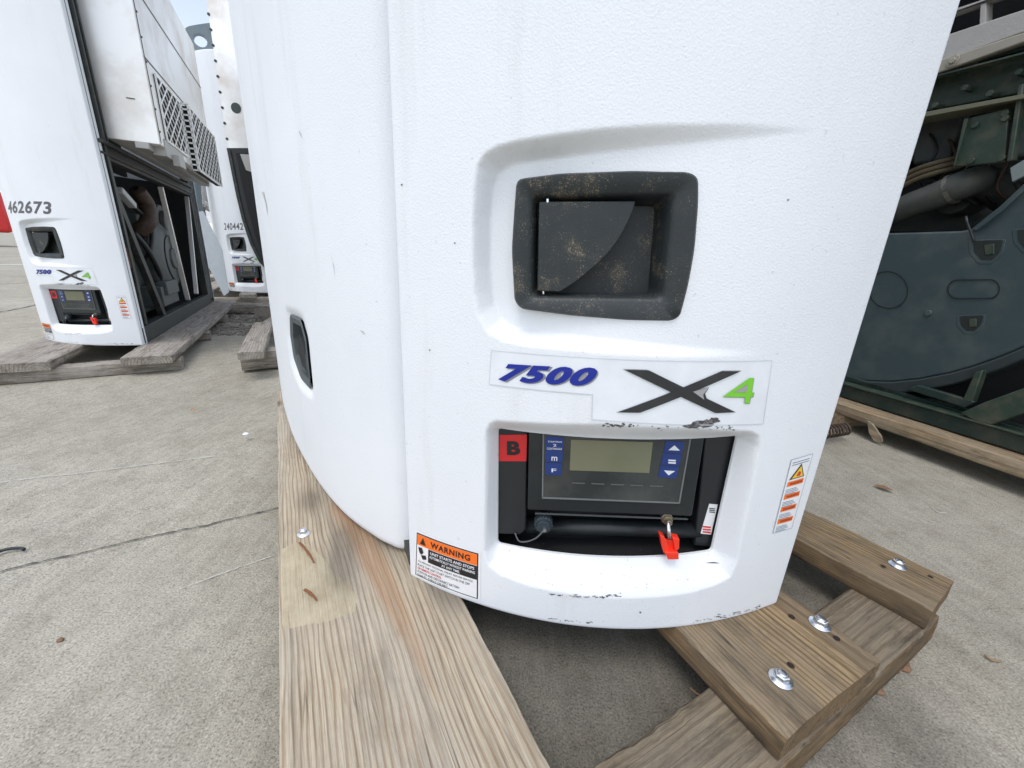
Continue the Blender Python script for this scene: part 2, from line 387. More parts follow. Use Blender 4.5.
def text2d(s, shear=0, bold=.0, spacing=1.0):
    cu = bpy.data.curves.new('t', 'FONT'); cu.body = s; cu.shear = shear; cu.offset = bold; cu.space_character = spacing
    cu.resolution_u = 4; cu.fill_mode = 'FRONT'
    o = bpy.data.objects.new('t', cu); C.objects.link(o); dg = bpy.context.evaluated_depsgraph_get()
    me = bpy.data.meshes.new_from_object(o.evaluated_get(dg))
    v = np.array([[p.co.x, p.co.y] for p in me.vertices]); f = [list(p.vertices) for p in me.polygons]
    bpy.data.objects.remove(o); bpy.data.meshes.remove(me)
    lo, hi = v.min(0), v.max(0); v = (v-lo)/(hi-lo); v[:, 1] = 1-v[:, 1]
    return v, f                              # unit square, y down
def bil(q, p, t): q = [np.array(k, float) for k in q]; return q[0]*(1-p)*(1-t)+q[1]*p*(1-t)+q[2]*p*t+q[3]*(1-p)*t
def sub(q, p0, t0, p1, t1): return [bil(q, p0, t0), bil(q, p1, t0), bil(q, p1, t1), bil(q, p0, t1)]
def seg_dist(Pts, poly):
    best = np.full(len(Pts), 1e9); near = np.zeros((len(Pts), 2)); poly = np.array(poly)
    for i in range(len(poly)):
        a, b = poly[i], poly[(i+1) % len(poly)]; e = b-a
        t = np.clip(((Pts-a)@e)/(e@e+1e-15), 0, 1); q = a+t[:, None]*e; d = np.hypot(*(Pts-q).T)
        m = d < best; best[m] = d[m]; near[m] = q[m]
    return best, near
def inside(Pts, poly):
    x, y = Pts.T; r = np.zeros(len(Pts), bool); poly = np.array(poly); j = len(poly)-1
    for i in range(len(poly)):
        xi, yi = poly[i]; xj, yj = poly[j]
        c = ((yi > y) != (yj > y)) & (x < (xj-xi)*(y-yi)/((yj-yi) or 1e-12)+xi); r ^= c; j = i
    return r

# ------------------------------------------------------------------ the white refrigeration unit (built once, where the nearest one stands)
GL_ = -.05                       # the yard falls away a little towards the left
ZB = 0.0955; C0 = np.array([.417, .489, ZB]); U0 = hdir(-29); V0 = hdir(61)   # rear corner; along the rear; out of the rear
WID = 2.0; HT = 2.3
def UV(a, b, z): return C0*np.array([1, 1, 0])+U0*a-V0*b+np.array([0, 0, z])  # b = towards the nose
class Surf:
    """upright shell following a plan curve, s = run along it, d = depth inwards"""
    def __init__(s, pts, T=ID, n=600):
        P = np.array(curve_pts(pts, 40))[:, :2]; L = np.r_[0, np.cumsum(np.hypot(*np.diff(P, axis=0).T))]
        s.L = L[-1]; s.S = np.linspace(0, s.L, n); s.P = np.c_[np.interp(s.S, L, P[:, 0]), np.interp(s.S, L, P[:, 1])]
        t = np.gradient(s.P, axis=0); t /= np.hypot(*t.T)[:, None]; k = np.ones(15)/15
        t = np.c_[np.convolve(np.pad(t[:, 0], 7, 'edge'), k, 'valid'), np.convolve(np.pad(t[:, 1], 7, 'edge'), k, 'valid')]
        t /= np.hypot(*t.T)[:, None]
        s.N = np.c_[t[:, 1], -t[:, 0]]; s.D = lambda sz: np.zeros(len(sz)); s.E = lambda sz: 0; s.T = T
    def px(s, x, y, d=0, T=None):
        o, r = (T or s.T).inv_ray(x, y); Q = s.P-s.N*d-o[:2]; cr = Q[:, 0]*r[1]-Q[:, 1]*r[0]; dt = Q@r[:2]
        best = None
        for i in np.nonzero((np.sign(cr[1:]) != np.sign(cr[:-1])) & (dt[1:] > 0))[0]:
            w = cr[i]/(cr[i]-cr[i+1]); q = Q[i]*(1-w)+Q[i+1]*w; k = (q@r[:2])/(r[:2]@r[:2])
            if best is None or k < best[2]: best = (s.S[i]*(1-w)+s.S[i+1]*w, o[2]+k*r[2], k)
        if best is None:
            i = int(np.argmin(np.abs(cr)+(dt < 0)*9)); k = dt[i]/(r[:2]@r[:2]); best = (s.S[i], o[2]+k*r[2], k)
        return np.array(best[:2])
    def poly(s, pts, d=0, T=None): return [s.px(x, y, d, T) for x, y in pts]
    def X(s, sz, off=0):
        sz = np.atleast_2d(np.array(sz, float)); d = s.D(sz)+s.E(sz)-off
        return s.base(sz, d)
    def base(s, sz, d):
        x = np.interp(sz[:, 0], s.S, s.P[:, 0])-np.interp(sz[:, 0], s.S, s.N[:, 0])*d
        y = np.interp(sz[:, 0], s.S, s.P[:, 1])-np.interp(sz[:, 0], s.S, s.N[:, 1])*d
        return np.c_[x, y, sz[:, 1]]
    def decal(s, q, off, step=.012, thick=0):
        bm = bmesh.new(); vs = [bm.verts.new((p[0], p[1], 0)) for p in q]; bm.faces.new(vs)
        q = np.array(q)
        for ax in (0, 1):
            for c in np.arange(q[:, ax].min()+step, q[:, ax].max(), step):
                no = (1, 0, 0) if ax == 0 else (0, 1, 0); co = (c, 0, 0) if ax == 0 else (0, c, 0)
                bmesh.ops.bisect_plane(bm, geom=bm.verts[:]+bm.edges[:]+bm.faces[:], plane_co=co, plane_no=no)
        bm.verts.index_update(); v = np.array([[p.co.x, p.co.y] for p in bm.verts]); f = [[k.index for k in p.verts] for p in bm.faces]; bm.free()
        return s.X(v, off), f
    def text(s, txt, quad_px, off, T=None, **kw):
        v, f = text2d(txt, **kw); q = s.poly(quad_px, 0, T)
        return s.X(np.array([bil(q, *p) for p in v]), off), f
def ramp_depth(outer, inner, amp):
    def fn(sz):
        do, _ = seg_dist(sz, outer); di, _ = seg_dist(sz, inner); io, ii = inside(sz, outer), inside(sz, inner)
        t = np.where(ii, 1., np.where(io, do/(do+di+1e-9), 0)); t = .7*t+.3*t*t*(3-2*t)
        return t*(amp(sz) if callable(amp) else amp)
    return fn
def shell_grid(sf, s0, s1, z0, z1, hs, hz, holes=(), lip=.05, rb=.014, re=.010, ztop_edge=False):
    S = np.linspace(s0, s1, int((s1-s0)/hs)+1); Z = np.r_[np.arange(z0, min(z1, 1.25), hz), np.arange(max(z0, 1.25), z1+.02, .02)]
    G = np.array([[a, b] for b in Z for a in S]); G[:, 1] = np.minimum(G[:, 1], z1)
    nx, nz = len(S), len(Z); kill = np.zeros(len(G), bool)
    for h in holes:
        m = inside(G, h); d, q = seg_dist(G, h)
        sn = m & (d < hs*.9); G[sn] = q[sn]; kill |= m & ~sn
    def edge(x, r): x = np.clip(x, 0, r); return r-np.sqrt(np.maximum(0, r*r-(r-x)**2))
    sf.E = lambda g: edge(g[:, 1]-z0, rb)+edge(g[:, 0]-s0, re)+edge(s1-g[:, 0], re)
    def full(g): return sf.D(g)+sf.E(g)
    D = full(G); V = sf.base(G, D).tolist()
    Fc = []
    idx = np.arange(nx*nz).reshape(nz, nx)
    a, b, c, d = idx[:-1, :-1].ravel(), idx[:-1, 1:].ravel(), idx[1:, 1:].ravel(), idx[1:, :-1].ravel()
    ok = ~(kill[a] | kill[b] | kill[c] | kill[d])
    Fc = np.c_[a, b, c, d][ok].tolist()
    loop = list(idx[0, :])+list(idx[1:, -1])+list(idx[-1, -2::-1])+list(idx[-2:0:-1, 0])   # rim return
    base = len(V); V += sf.base(G[loop], np.full(len(loop), lip)).tolist(); n = len(loop)
    Fc += [[loop[i], base+i, base+(i+1) % n, loop[(i+1) % n]] for i in range(n)]
    for h in holes:
        hh = []
        for i in range(len(h)):
            p, q = np.array(h[i]), np.array(h[(i+1) % len(h)]); k = max(1, int(np.linalg.norm(q-p)/.01))
            hh += [p+(q-p)*j/k for j in range(k)]
        hh = np.array(hh); d = full(hh); n = len(hh); base = len(V)
        V += sf.base(hh, d-.0003).tolist()+sf.base(hh, d+.003).tolist()
        Fc += [[base+i, base+(i+1) % n, base+n+(i+1) % n, base+n+i] for i in range(n)]
    return V, Fc

# --- plan curves
door_pts = [at(x, y, ZB) for x, y in [(409, 575), (440, 590), (480, 604), (530, 620), (580, 627), (640, 629), (700, 625), (740, 616), (778, 603)]]
xs = np.array([p[0] for p in door_pts]); ys = np.array([p[1] for p in door_pts]); cf = np.polyfit(xs, ys, 3)
xx = np.linspace(xs[0], xs[-1], 12); door_plan = [np.array([x, np.polyval(cf, x), ZB]) for x in xx]
DS = Surf(door_plan)
nose_a = [at(x, y, ZB) for x, y in [(409.5, 561), (404, 558), (392, 552), (375, 543), (345, 520), (320, 490), (300, 455), (290, 430), (283, 400)]]
def ab(p): r = np.array(p)-C0; return r@U0, -(r@V0)
na = [ab(p) for p in nose_a]
print('nose ab', [(round(a, 3), round(b, 3)) for a, b in na])
na += [(1.36, na[-1][1]-.02), (1.52, na[-1][1]-.09), (WID-na[0][0], na[0][1])]
nose_plan = [UV(a, b, ZB) for a, b in na][::-1]
NS = Surf(nose_plan)
EARLY = {}
# recess round the handle (open on the right) and the scoop round the display window
R1o = DS.poly([(802, 129), (750, 124), (694, 124), (650, 125), (604.6, 128), (560, 133.5), (520, 140), (497, 146), (484, 154), (477, 166), (474, 190), (472, 225), (472.5, 266), (474, 295), (478, 315), (487, 332), (503, 341), (528, 346), (604.6, 353), (694, 357.5), (745, 357), (800, 353)])
R1i = DS.poly([(806, 134), (750, 141), (694, 145), (604.6, 153), (545, 159), (512, 163), (498, 171), (492, 186), (489, 217), (489, 266), (493, 305), (500, 319), (510, 326), (528, 330), (604.6, 338), (694, 345), (745, 347), (804, 347)], .018)
sL, sR = DS.px(476, 240)[0], DS.px(800, 240)[0]
def amp1(q):
    t = np.clip((q[:, 0]-sL)/(sR-sL), 0, 1); return .023*(1-t*t*(3-2*t))
D1 = ramp_depth(R1o, R1i, amp1)
R2o = DS.poly([(486, 432), (489, 424), (496, 420.5), (600, 424), (700, 428), (752, 431.5), (759, 436), (759.5, 447), (752, 490), (743, 533), (738, 560), (731, 577), (716, 585), (690, 593), (658, 597), (606, 598), (572, 594.5), (529, 586), (500, 575), (488, 565), (484.5, 552), (485, 500)])
hole_px = [(498, 428), (737.5, 435.4), (711.6, 550.6), (497.5, 543)]
R2i = round_poly(DS.poly(hole_px, .026), [.006]*4, 5)
D2 = ramp_depth(R2o, R2i, .026)
DS.D = lambda sz: D1(sz)+D2(sz)
hf_px = [(519.8, 179.2), (559.6, 173.9), (632.6, 171.2), (689, 172.2), (697.7, 178), (697.7, 203), (694, 249.6), (687.4, 286), (679.5, 316), (671, 320.8), (632.6, 320.3), (569.6, 315), (521.4, 308.7), (514.8, 301), (512, 249.6), (514.8, 206.4), (516.5, 184)]
pocket_px = [(531.5, 196), (672.5, 195), (662, 298), (531, 297)]
hole_h = DS.poly([(524, 189), (685, 186), (672, 308), (522, 301)], .018)

u1 = empty('refrigeration_unit', C0, 'nearest and largest white refrigeration unit, blue 7500 badge above its display window', 'refrigeration unit', 'refrigeration units standing on pallets')
V, Fc = shell_grid(DS, 0, DS.L, ZB-.003, HT, .0021, .0021, holes=[R2i, hole_h], re=.006, rb=.007)
door = mesh('side_door_panel', V, Fc, W_, u1, smooth=True)
# nose panel with a side grip
grip_px = [(288, 316), (298, 321), (303, 340), (308, 388), (299, 378), (292, 358), (288.5, 335)]
gp = round_poly(NS.poly(grip_px), .006, 3)
g_out = round_poly(NS.poly([(285, 306), (304, 312), (309, 340), (315, 402), (300, 390), (290, 365), (286, 335)]), .02, 5)
NS.D = ramp_depth(g_out, gp, .010)
V, Fc = shell_grid(NS, 0, NS.L, ZB+.004, HT, .006, .006, holes=[gp], rb=.016, re=.036)
mesh('nose_panel', V, Fc, W_, u1, smooth=True)
j0 = NS.base(np.array([[NS.L, 0.]]), np.array([.045]))[0][:2]; j1 = DS.base(np.array([[0., 0.]]), np.array([.048]))[0][:2]; j2 = DS.base(np.array([[.05, 0.]]), np.array([.048]))[0][:2]
jd = j0-np.array([*(j1-j0)])*0
V = [[*p, z] for z in (ZB+.006, HT-.005) for p in (NS.base(np.array([[NS.L-.03, 0.]]), np.array([.045]))[0][:2], j0, j1, j2)]
mesh('door_jamb', V, [[0, 1, 5, 4], [1, 2, 6, 5], [2, 3, 7, 6]], W_, u1)
c = sum(gp)/len(gp); ring = [p for p in gp]
V = []; n = len(ring)
for k, (sc, d) in enumerate([(1.06, .0045), (1.0, .003), (.80, .006), (.74, .04)]):
    V += NS.base(np.array([c+(p-c)*sc for p in ring]), np.full(n, d)).tolist()
Fc = [[j*n+i, j*n+(i+1) % n, (j+1)*n+(i+1) % n, (j+1)*n+i] for j in range(3) for i in range(n)]+[[3*n+i for i in range(n)]]
ng = mesh('nose_grip', V, Fc, plain('grey_grip', (.07, .085, .09), .5), u1)
mesh('grip_slot', NS.base(np.array([NS.px(x, y) for x, y in [(297, 333), (301, 345), (305, 372), (300, 366), (296, 352)]]), np.full(5, .004)).tolist(), [[0, 1, 2, 3, 4]], VOID, ng)
# far door panel, roof, floor tray, inner liner
far_plan = [UV(WID-ab(p)[0], ab(p)[1], ZB) for p in door_plan][::-1]
FS = Surf(far_plan)
V, Fc = shell_grid(FS, 0, FS.L, ZB, HT, .02, .03)
mesh('far_door_panel', V, Fc, W_, u1, smooth=True)
outline = [p for p in door_plan[::-1]]+[p for p in nose_plan[::-1]][1:-1]+[p for p in far_plan[::-1]]
outline = [p+(UV(WID/2, .25, ZB)-p)*.012 for p in outline]
def slab(z0, z1):
    N = len(outline); V = [[p[0], p[1], z0] for p in outline]+[[p[0], p[1], z1] for p in outline]
    return V, [list(range(N))[::-1], [N+i for i in range(N)]]+[[i, (i+1) % N, N+(i+1) % N, N+i] for i in range(N)]
mesh('roof_cap', *slab(HT-.04, HT-.002), W_, u1)
mesh('floor_tray', *slab(ZB+.012, ZB+.03), STEELBLK, u1)

# --- badge, lettering
BO = .0006
mesh('badge_film', *DS.decal(DS.poly([(491.7, 350.3), (771.5, 360.5), (762.7, 423.5), (592, 419), (592.8, 394.2), (489.4, 384)]), BO), BADGE, u1)
ed = DS.poly([(491.7, 350.3), (771.5, 360.5), (762.7, 423.5), (592, 419), (592.8, 394.2), (489.4, 384)])
pr = []
for i in range(6):
    a, b = ed[i], ed[(i+1) % 6]; n_ = np.array([-(b-a)[1], (b-a)[0]]); n_ /= np.linalg.norm(n_)
    pr.append(DS.decal([a-n_*.0004, b-n_*.0004, b+n_*.0004, a+n_*.0004], BO+.0003))
mesh('badge_edge', *join(pr), plain('badge_border', (.60, .63, .66), .5), u1)
q75 = [(500, 362.8), (597.5, 367.3), (595.5, 386.0), (498.5, 380.6)]
q75s = [(501.5, 363.4), (598.8, 368.2), (597.0, 387.2), (500, 381.8)]
# solid grey plates behind the digits' counters
mesh('numeral_shadow', *DS.text('7500', q75s, BO+.0005, shear=.35, bold=.062, spacing=1.12), plain('grey_shadow', (.25, .26, .28), .4), u1)
mesh('numerals', *DS.text('7500', q75, BO+.0012, shear=.35, bold=.048, spacing=1.12), BLUE, u1)
cn = []
for cx, cy in ((556, 376.2), (581.5, 377.6)):
    cn.append(DS.decal([DS.px(cx+5.0*math.cos(w)-2.2*math.sin(w), cy+5.0*math.sin(w)*1.0) for w in np.linspace(0, 2*math.pi, 14)[:-1]], BO+.0002))
mesh('numeral_counters', *join(cn), plain('grey_fill', (.34, .33, .33), .5), u1)
barA = [(624.2, 369.3), (648.5, 369.9), (734, 411.5), (714.4, 412.4)]; barB = [(739.3, 370.8), (720.3, 370.8), (617.7, 411.6), (639.7, 412)]
def grow(q, k): c = np.mean(q, 0); return [tuple(c+(np.array(p)-c)*(1+k/np.linalg.norm(np.array(p)-c))) for p in q]
def growp(q, k):
    q = [np.array(p, float) for p in q]; e0 = (q[0]+q[3])/2; out = []
    c = sum(q)/4
    for p in q:
        d = p-c; out.append(tuple(p+np.sign(d)*np.array([k*1.6, k*.5])))
    return out
mesh('emblem_outline', *join([DS.decal(DS.poly(growp(barA, 1.2)), BO+.0004), DS.decal(DS.poly(growp(barB, 1.2)), BO+.0006)]), SILVER, u1)
mesh('emblem', *join([DS.decal(DS.poly(barA), BO+.0013), DS.decal(DS.poly(barB), BO+.0015),
                      DS.decal(DS.poly([(700, 391), (708, 387), (704, 393), (706, 399), (716, 407), (724, 411), (700, 400)]), BO+.0017)]), XBLK, u1)
mesh('emblem_curl', *DS.decal(DS.poly([(692, 391), (708, 386.5), (702, 394), (703, 399)]), BO+.0019), SILVER, u1)
four = [(752.8, 377.5), (748.6, 377.5), (721.8, 396.2), (744.3, 396.8), (743.4, 402.8), (748.3, 402.8), (749.4, 396.6), (752, 396.2), (753, 391.8), (750.5, 391.8)]
mesh('green_numeral_shadow', *DS.decal(DS.poly([(x+.9, y+.8) for x, y in four]), BO+.0005), plain('grey_shadow', (.25, .26, .28), .4), u1)
mesh('green_numeral', *DS.decal(DS.poly(four), BO+.0012), GREEN, u1)
mesh('green_numeral_counter', *DS.decal(DS.poly([(746.5, 383.5), (745.2, 391.5), (732.5, 392)]), BO+.0016), plain('grey_fill', (.34, .33, .33), .5), u1)

# --- warning label at the lower left corner of the door
lq = DS.poly([(415.5, 529.5), (480.9, 552), (480.3, 601), (414, 574.8)])
def Lq(p0, t0, p1, t1): return [bil(lq, p0, t0), bil(lq, p1, t0), bil(lq, p1, t1), bil(lq, p0, t1)]
wl_ = mesh('warning_label', *DS.decal(Lq(0, 0, 1, 1), BO, .008), PAPER, u1)
mesh('label_frame', *DS.decal(Lq(.03, .035, .97, .965), BO+.0003, .008), INK, wl_)
mesh('label_field', *DS.decal(Lq(.045, .055, .955, .945), BO+.0006, .008), PAPER, wl_)
mesh('orange_band', *DS.decal(Lq(.045, .055, .955, .275), BO+.0009, .008), ORANGE, wl_)
mesh('black_band', *DS.decal(Lq(.235, .285, .955, .565), BO+.0009, .008), INK, wl_)
def Ltext(t, p0, t0, p1, t1, off, **k):
    v, f = text2d(t, **k); q = Lq(p0, t0, p1, t1); return DS.X(np.array([bil(q, *p) for p in v]), off), f
mesh('label_heading', *Ltext('WARNING', .27, .105, .86, .225, BO+.0013, bold=.03, spacing=1.15), INK, wl_)
tri = [bil(lq, *p) for p in ((.145, .09), (.195, .235), (.095, .235))]
mesh('alert_triangle', *DS.decal(tri, BO+.0013, .02), INK, wl_)
mesh('band_lettering', *join([Ltext('UNIT STARTS AND STOPS', .27, .315, .92, .375, BO+.0013, bold=.02), Ltext('AUTOMATICALLY WITHOUT WARNING', .26, .40, .93, .455, BO+.0013, bold=.02), Ltext('AT ANY TIME.', .45, .485, .72, .535, BO+.0013, bold=.02)]), WHITEPR, wl_)
mesh('hand_pictogram', *join([DS.decal([bil(lq, *p) for p in [(.07, .32), (.13, .31), (.16, .40), (.12, .46), (.09, .42)]], BO+.0013), DS.decal([bil(lq, *p) for p in [(.12, .47), (.20, .44), (.21, .52), (.15, .55)]], BO+.0013)]), INK, wl_)
mesh('small_print', *join([Ltext(t, .07, y, x1, y+.05, BO+.0011) for t, y, x1 in (('TO PREVENT PERSONAL INJURY BEFORE SERVICE', .60, .90), ('PLACE THE UNIT START SWITCH IN THE OFF', .675, .86), ('POSITION AND DISCONNECT BATTERY', .825, .72), ('ENABLED. TURN IT OFF FIRST', .90, .55))]), INK, wl_)
mesh('red_print_line', *Ltext('OR REMOTE CONTROL', .07, .75, .45, .80, BO+.0011, bold=.02), REDINK, wl_)

# --- slanted caution strip near the rear edge
cq = DS.poly([(791, 459.6), (812.3, 453.4), (791.2, 527.6), (772.5, 532.8)])
cs = mesh('caution_strip', *DS.decal(cq, BO, .01), PAPER, u1)
pr = []
for a, b in ((0, 1), (1, 2), (2, 3), (3, 0)):
    p, q = cq[a], cq[b]; n_ = np.array([-(q-p)[1], (q-p)[0]]); n_ /= np.linalg.norm(n_); pr.append(DS.decal([p-n_*.0003, q-n_*.0003, q+n_*.0003, p+n_*.0003], BO+.0003))
for r_ in (.045, .075): pr.append(DS.decal(sub(cq, .1, r_, .9, r_+.010), BO+.0003))
for k in range(4):
    y = .32+.172*k
    for j in range(4): pr.append(DS.decal(sub(cq, .10, y+.082+j*.021, .62+.2*((j*7+k*3) % 3)/3, y+.090+j*.021), BO+.0003))
mesh('fine_lines', *join(pr), BLUEINK, cs)
mesh('hazard_triangle', *DS.decal([bil(cq, *p) for p in ((.55, .085), (.85, .275), (.12, .275))], BO+.0003, .02), INK, cs)
mesh('triangle_field', *DS.decal([bil(cq, *p) for p in ((.55, .115), (.77, .262), (.22, .262))], BO+.0006, .02), YELLOW, cs)
mesh('triangle_mark', *DS.decal([bil(cq, *p) for p in ((.5, .18), (.62, .2), (.6, .245), (.42, .24))], BO+.0009, .02), REDINK, cs)
mesh('orange_bars', *join([DS.decal(sub(cq, .10, .30+.172*k, .88, .365+.172*k), BO+.0003) for k in range(4)]), ORANGE, cs)
def Ctext(t, p0, t0, p1, t1, off, **k):
    v, f = text2d(t, **k); q = sub(cq, p0, t0, p1, t1); return DS.X(np.array([bil(q, *p) for p in v]), off), f
mesh('bar_lettering', *join([Ctext(t, .2, .315+.172*k, .82, .35+.172*k, BO+.0006, bold=.03) for k, t in enumerate(('WARNING', 'WARNING', 'DANGER', 'WARNING'))]), plain('dark_red_print', (.35, .05, .02), .5), cs)

# --- scuffs on the shell
def blob(cx, cy, rx, ry, n=16, j=.35):
    return DS.poly([(cx+rx*(1+random.uniform(-j, j))*math.cos(w), cy+ry*(1+random.uniform(-j, j))*math.sin(w)) for w in np.linspace(0, 2*math.pi, n+1)[:-1]])
sc = [DS.decal(blob(703, 423.5, 11, 4.2), .0007), DS.decal(blob(692, 426, 8, 2.2), .0009), DS.decal(blob(713, 420, 6, 2.5), .0011)]
for k in range(26):
    x = random.gauss(619, 8); sc.append(DS.decal(blob(x, 425.5+random.gauss(0, 1.2), random.uniform(.5, 2.0), random.uniform(.4, 1.1), 8), .0007))
for k in range(26):
    x = random.uniform(650, 735); sc.append(DS.decal(blob(x, 427.5+random.gauss(0, 1.4), random.uniform(.4, 1.6), random.uniform(.3, .7), 7), .0007))
for k in range(38):
    x = random.uniform(548, 622); y = 592+4.6*(1-((x-600)/70)**2)+random.gauss(0, .7); sc.append(DS.decal(blob(x, y, random.uniform(.4, 2.6), random.uniform(.2, .45), 7), .0008))
for k in range(60):
    x = random.choice([random.uniform(548, 600), random.uniform(690, 762), random.uniform(715, 750)]); y = np.interp(x, [540, 580, 640, 700, 740, 765], [615, 621, 622, 619, 611, 603])+random.gauss(1, .9)
    sc.append(DS.decal(blob(x, y, random.uniform(.3, 1.9)**1.3, random.uniform(.2, .42), 7), .0008))
for k in range(70):
    x, y = random.uniform(500, 730), random.uniform(552, 592); sc.append(DS.decal(blob(x, y, random.uniform(.12, .45), random.uniform(.12, .35), 6), .0007))
for x, y in ((455, 243), (402, 185), (426, 588), (434, 592), (640, 612), (430, 350), (788, 200)): sc.append(DS.decal(blob(x, y, .9, .9, 7), .0007))
GSC = plain('faint_rub', (.50, .50, .49), .6)
for pts in ([(262, 192), (266, 204), (268, 216), (267, 205), (264, 192)], [(330, 250), (333, 262), (336, 280), (334, 265)], [(360, 330), (363, 333), (366, 334), (363, 331)], [(299, 130), (301, 133), (303, 139), (300, 134)]):
    mesh('rub_mark', *NS.decal(NS.poly(pts), .0008), GSC, u1)
SCM = plain('scuff_black', (.055, .05, .052), .7, dirt=(.3, .3, .31), dirt_amt=.5, dscale=260)
mesh('scuff_mark', *join(sc[:3]), SCM, u1)
n_ = len(sc); cuts = [3, 29, 55, 93, 153, 223, n_]
for k in range(6): o = mesh('scuff_mark', *join(sc[cuts[k]:cuts[k+1]]), SCM, u1); o['kind'] = 'stuff'

# --- door handle
o = DS.X([DS.px(605, 246)])[0]; i0 = DS.px(605, 246)[0]; nn = np.array([np.interp(i0, DS.S, DS.N[:, 0]), np.interp(i0, DS.S, DS.N[:, 1]), 0])
HP = Plane(o, np.cross([0, 0, 1.], nn)); HP.n = nn
fr_o = round_poly(HP.poly(hf_px), .010, 6); cc = HP.px(602, 246)
fr_o = resample_angle(fr_o, cc); fr_e = [cc+(p-cc)*.975 for p in fr_o]
po = resample_angle(round_poly(HP.poly(pocket_px), [.006]*4, 4), cc); pm = [cc+(p-cc)*.93 for p in po]
pocket_floor = resample_angle(round_poly(HP.poly([(535, 206), (655, 206), (648, 296), (535, 292)], .030), .005, 4), cc)
V, Fc = loft(HP, [(fr_o, .016), (fr_o, -.002), (fr_e, -.0055), ([cc+(p-cc)*1.06 for p in po], -.0045), (po, -.001), (pm, .010), (pocket_floor, .032)])
hd = mesh('door_handle', V, Fc, DUSTY, u1, smooth=True)
hd.data.set_sharp_from_angle(angle=R_(55))
lev = HP.poly([(539, 201.5), (635.5, 201), (629.5, 219.7), (616.5, 243), (593.2, 267.8), (573, 284), (560, 292), (537, 291)], .0)
lev = HP.poly([(539, 201.5), (635.5, 201)], 0)+HP.poly([(633.5, 210), (629.5, 219.7), (623.5, 231.5), (616.5, 243), (606, 256), (593.2, 267.8), (583, 276.5), (573, 284), (560, 292)], 0)+HP.poly([(537, 291)], 0)
mesh('lever', *HP.prism(lev, .000, .007), DUSTY, hd, bevel=.0012)
mesh('hinge_pin', *tube([HP.P(*HP.px(547.5, 199.0, .001), .001), HP.P(*HP.px(547.5, 202.5, .001), .001)], .0016), ZINC, hd)
mesh('hinge_pin', *tube([HP.P(*HP.px(543, 290, .003), .003), HP.P(*HP.px(543.5, 294, .003), .003)], .0013), ZINC, hd)

# --- control recess behind the window
o = DS.base(np.array([DS.px(612, 488)]), np.array([.026]))[0]; i0 = DS.px(612, 488)[0]
nn = np.array([np.interp(i0, DS.S, DS.N[:, 0]), np.interp(i0, DS.S, DS.N[:, 1]), 0])
CP = Plane(o, np.cross([0, 0, 1.], nn)); CP.n = nn
q = CP.poly([(470, 405), (775, 412), (745, 570), (470, 565)])
bx0 = Plane.prism(CP, q, .012, .085)
bx = (bx0[0], [f for f in bx0[1] if f != [0, 1, 2, 3]])
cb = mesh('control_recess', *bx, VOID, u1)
D0 = .018
ch = mesh('control_housing', *join([CP.prism(round_poly(CP.poly([(529, 428.5), (705, 436), (692, 516.5), (527.5, 510)], D0), .004), D0, .08)]), BLACK2, u1, bevel=.0015)
mesh('housing_wall', *(CP.prism(CP.poly([(492, 426), (527.5, 428), (526, 530), (520, 535), (492, 534)], D0+.006), D0+.006, .08)), BLACK, u1, bevel=.002)
mesh('housing_wall', *(CP.prism(CP.poly([(706, 430), (745, 432), (722, 548), (694, 546)], D0+.014), D0+.014, .08)), BLACK, u1, bevel=.002)
a0, a1 = CP.px(526, 527, D0+.02), CP.px(700, 532, D0+.02)
mesh('housing_rail', *tube([CP.P(*a0, D0+.024), CP.P(*a1, D0+.024)], .011, 20), BLACK2, u1, smooth=True)
mesh('housing_seam', *CP.prism_px([(535, 513.2), (688, 519), (688, 520), (535, 514.3)], D0-.0008, D0+.001), plain('edge_wear', (.07, .08, .085), .4), ch)
mesh('screen_cover', *CP.prism(round_poly(CP.poly([(542.7, 433.7), (691, 438.5), (679.5, 503.3), (541.8, 498)], D0-.002), .001, 2), D0-.002, D0+.001), GLASS, ch)
for e in ([(542.7, 433.7), (544, 433.7), (543.2, 498), (541.8, 498)], [(541.8, 497), (679.5, 502.4), (679.5, 503.8), (541.8, 498.6)], [(690, 438), (691.3, 438.3), (680, 503.5), (678.6, 503.2)]):
    mesh('cover_edge', *CP.prism_px(e, D0-.0026, D0-.0016), plain('worn_edge', (.16, .17, .17), .3), ch)
D3 = D0-.0027
mesh('display', *CP.prism_px([(571, 439.7), (652.9, 442.3), (649.3, 473), (569.7, 470.3)], D3, D3+.001), LCD, ch)
for k in range(5):
    x = 572+k*19.5; y = 482.5+k*.75
    mesh('soft_key_mark', *CP.prism_px([(x, y), (x+13, y+.5), (x+13, y+1.5), (x, y+1)], D3, D3+.0006), plain('grey_mark', (.11, .115, .11), .4), ch)
lk = [(545.6, 436.3), (564, 436.9), (561.2, 476), (545.2, 475)]; rk = [(666, 440.3), (684.8, 441.6), (676, 479), (658, 477.6)]
for base_q in (lk, rk):
    for k in range(3):
        mesh('blue_key', *CP.prism_px([tuple(p) for p in sub(base_q, 0, k/3+.012, 1, (k+1)/3-.012)], D3, D3+.001), KEYB, ch)
def ptext(pl, t, quad, d, **k):
    v, f = text2d(t, **k); q = pl.poly(quad, d); return [pl.P(*bil(q, *p), d) for p in v], f
D4 = D3-.0006
for t_ in ([(674.6, 445.4), (679.8, 450.6), (668.6, 450.2)], [(664, 470.5), (675, 471.2), (668.6, 475.4)]): mesh('arrow_symbol', *CP.prism_px(t_, D4, D4+.0005), WHITEPR, ch)
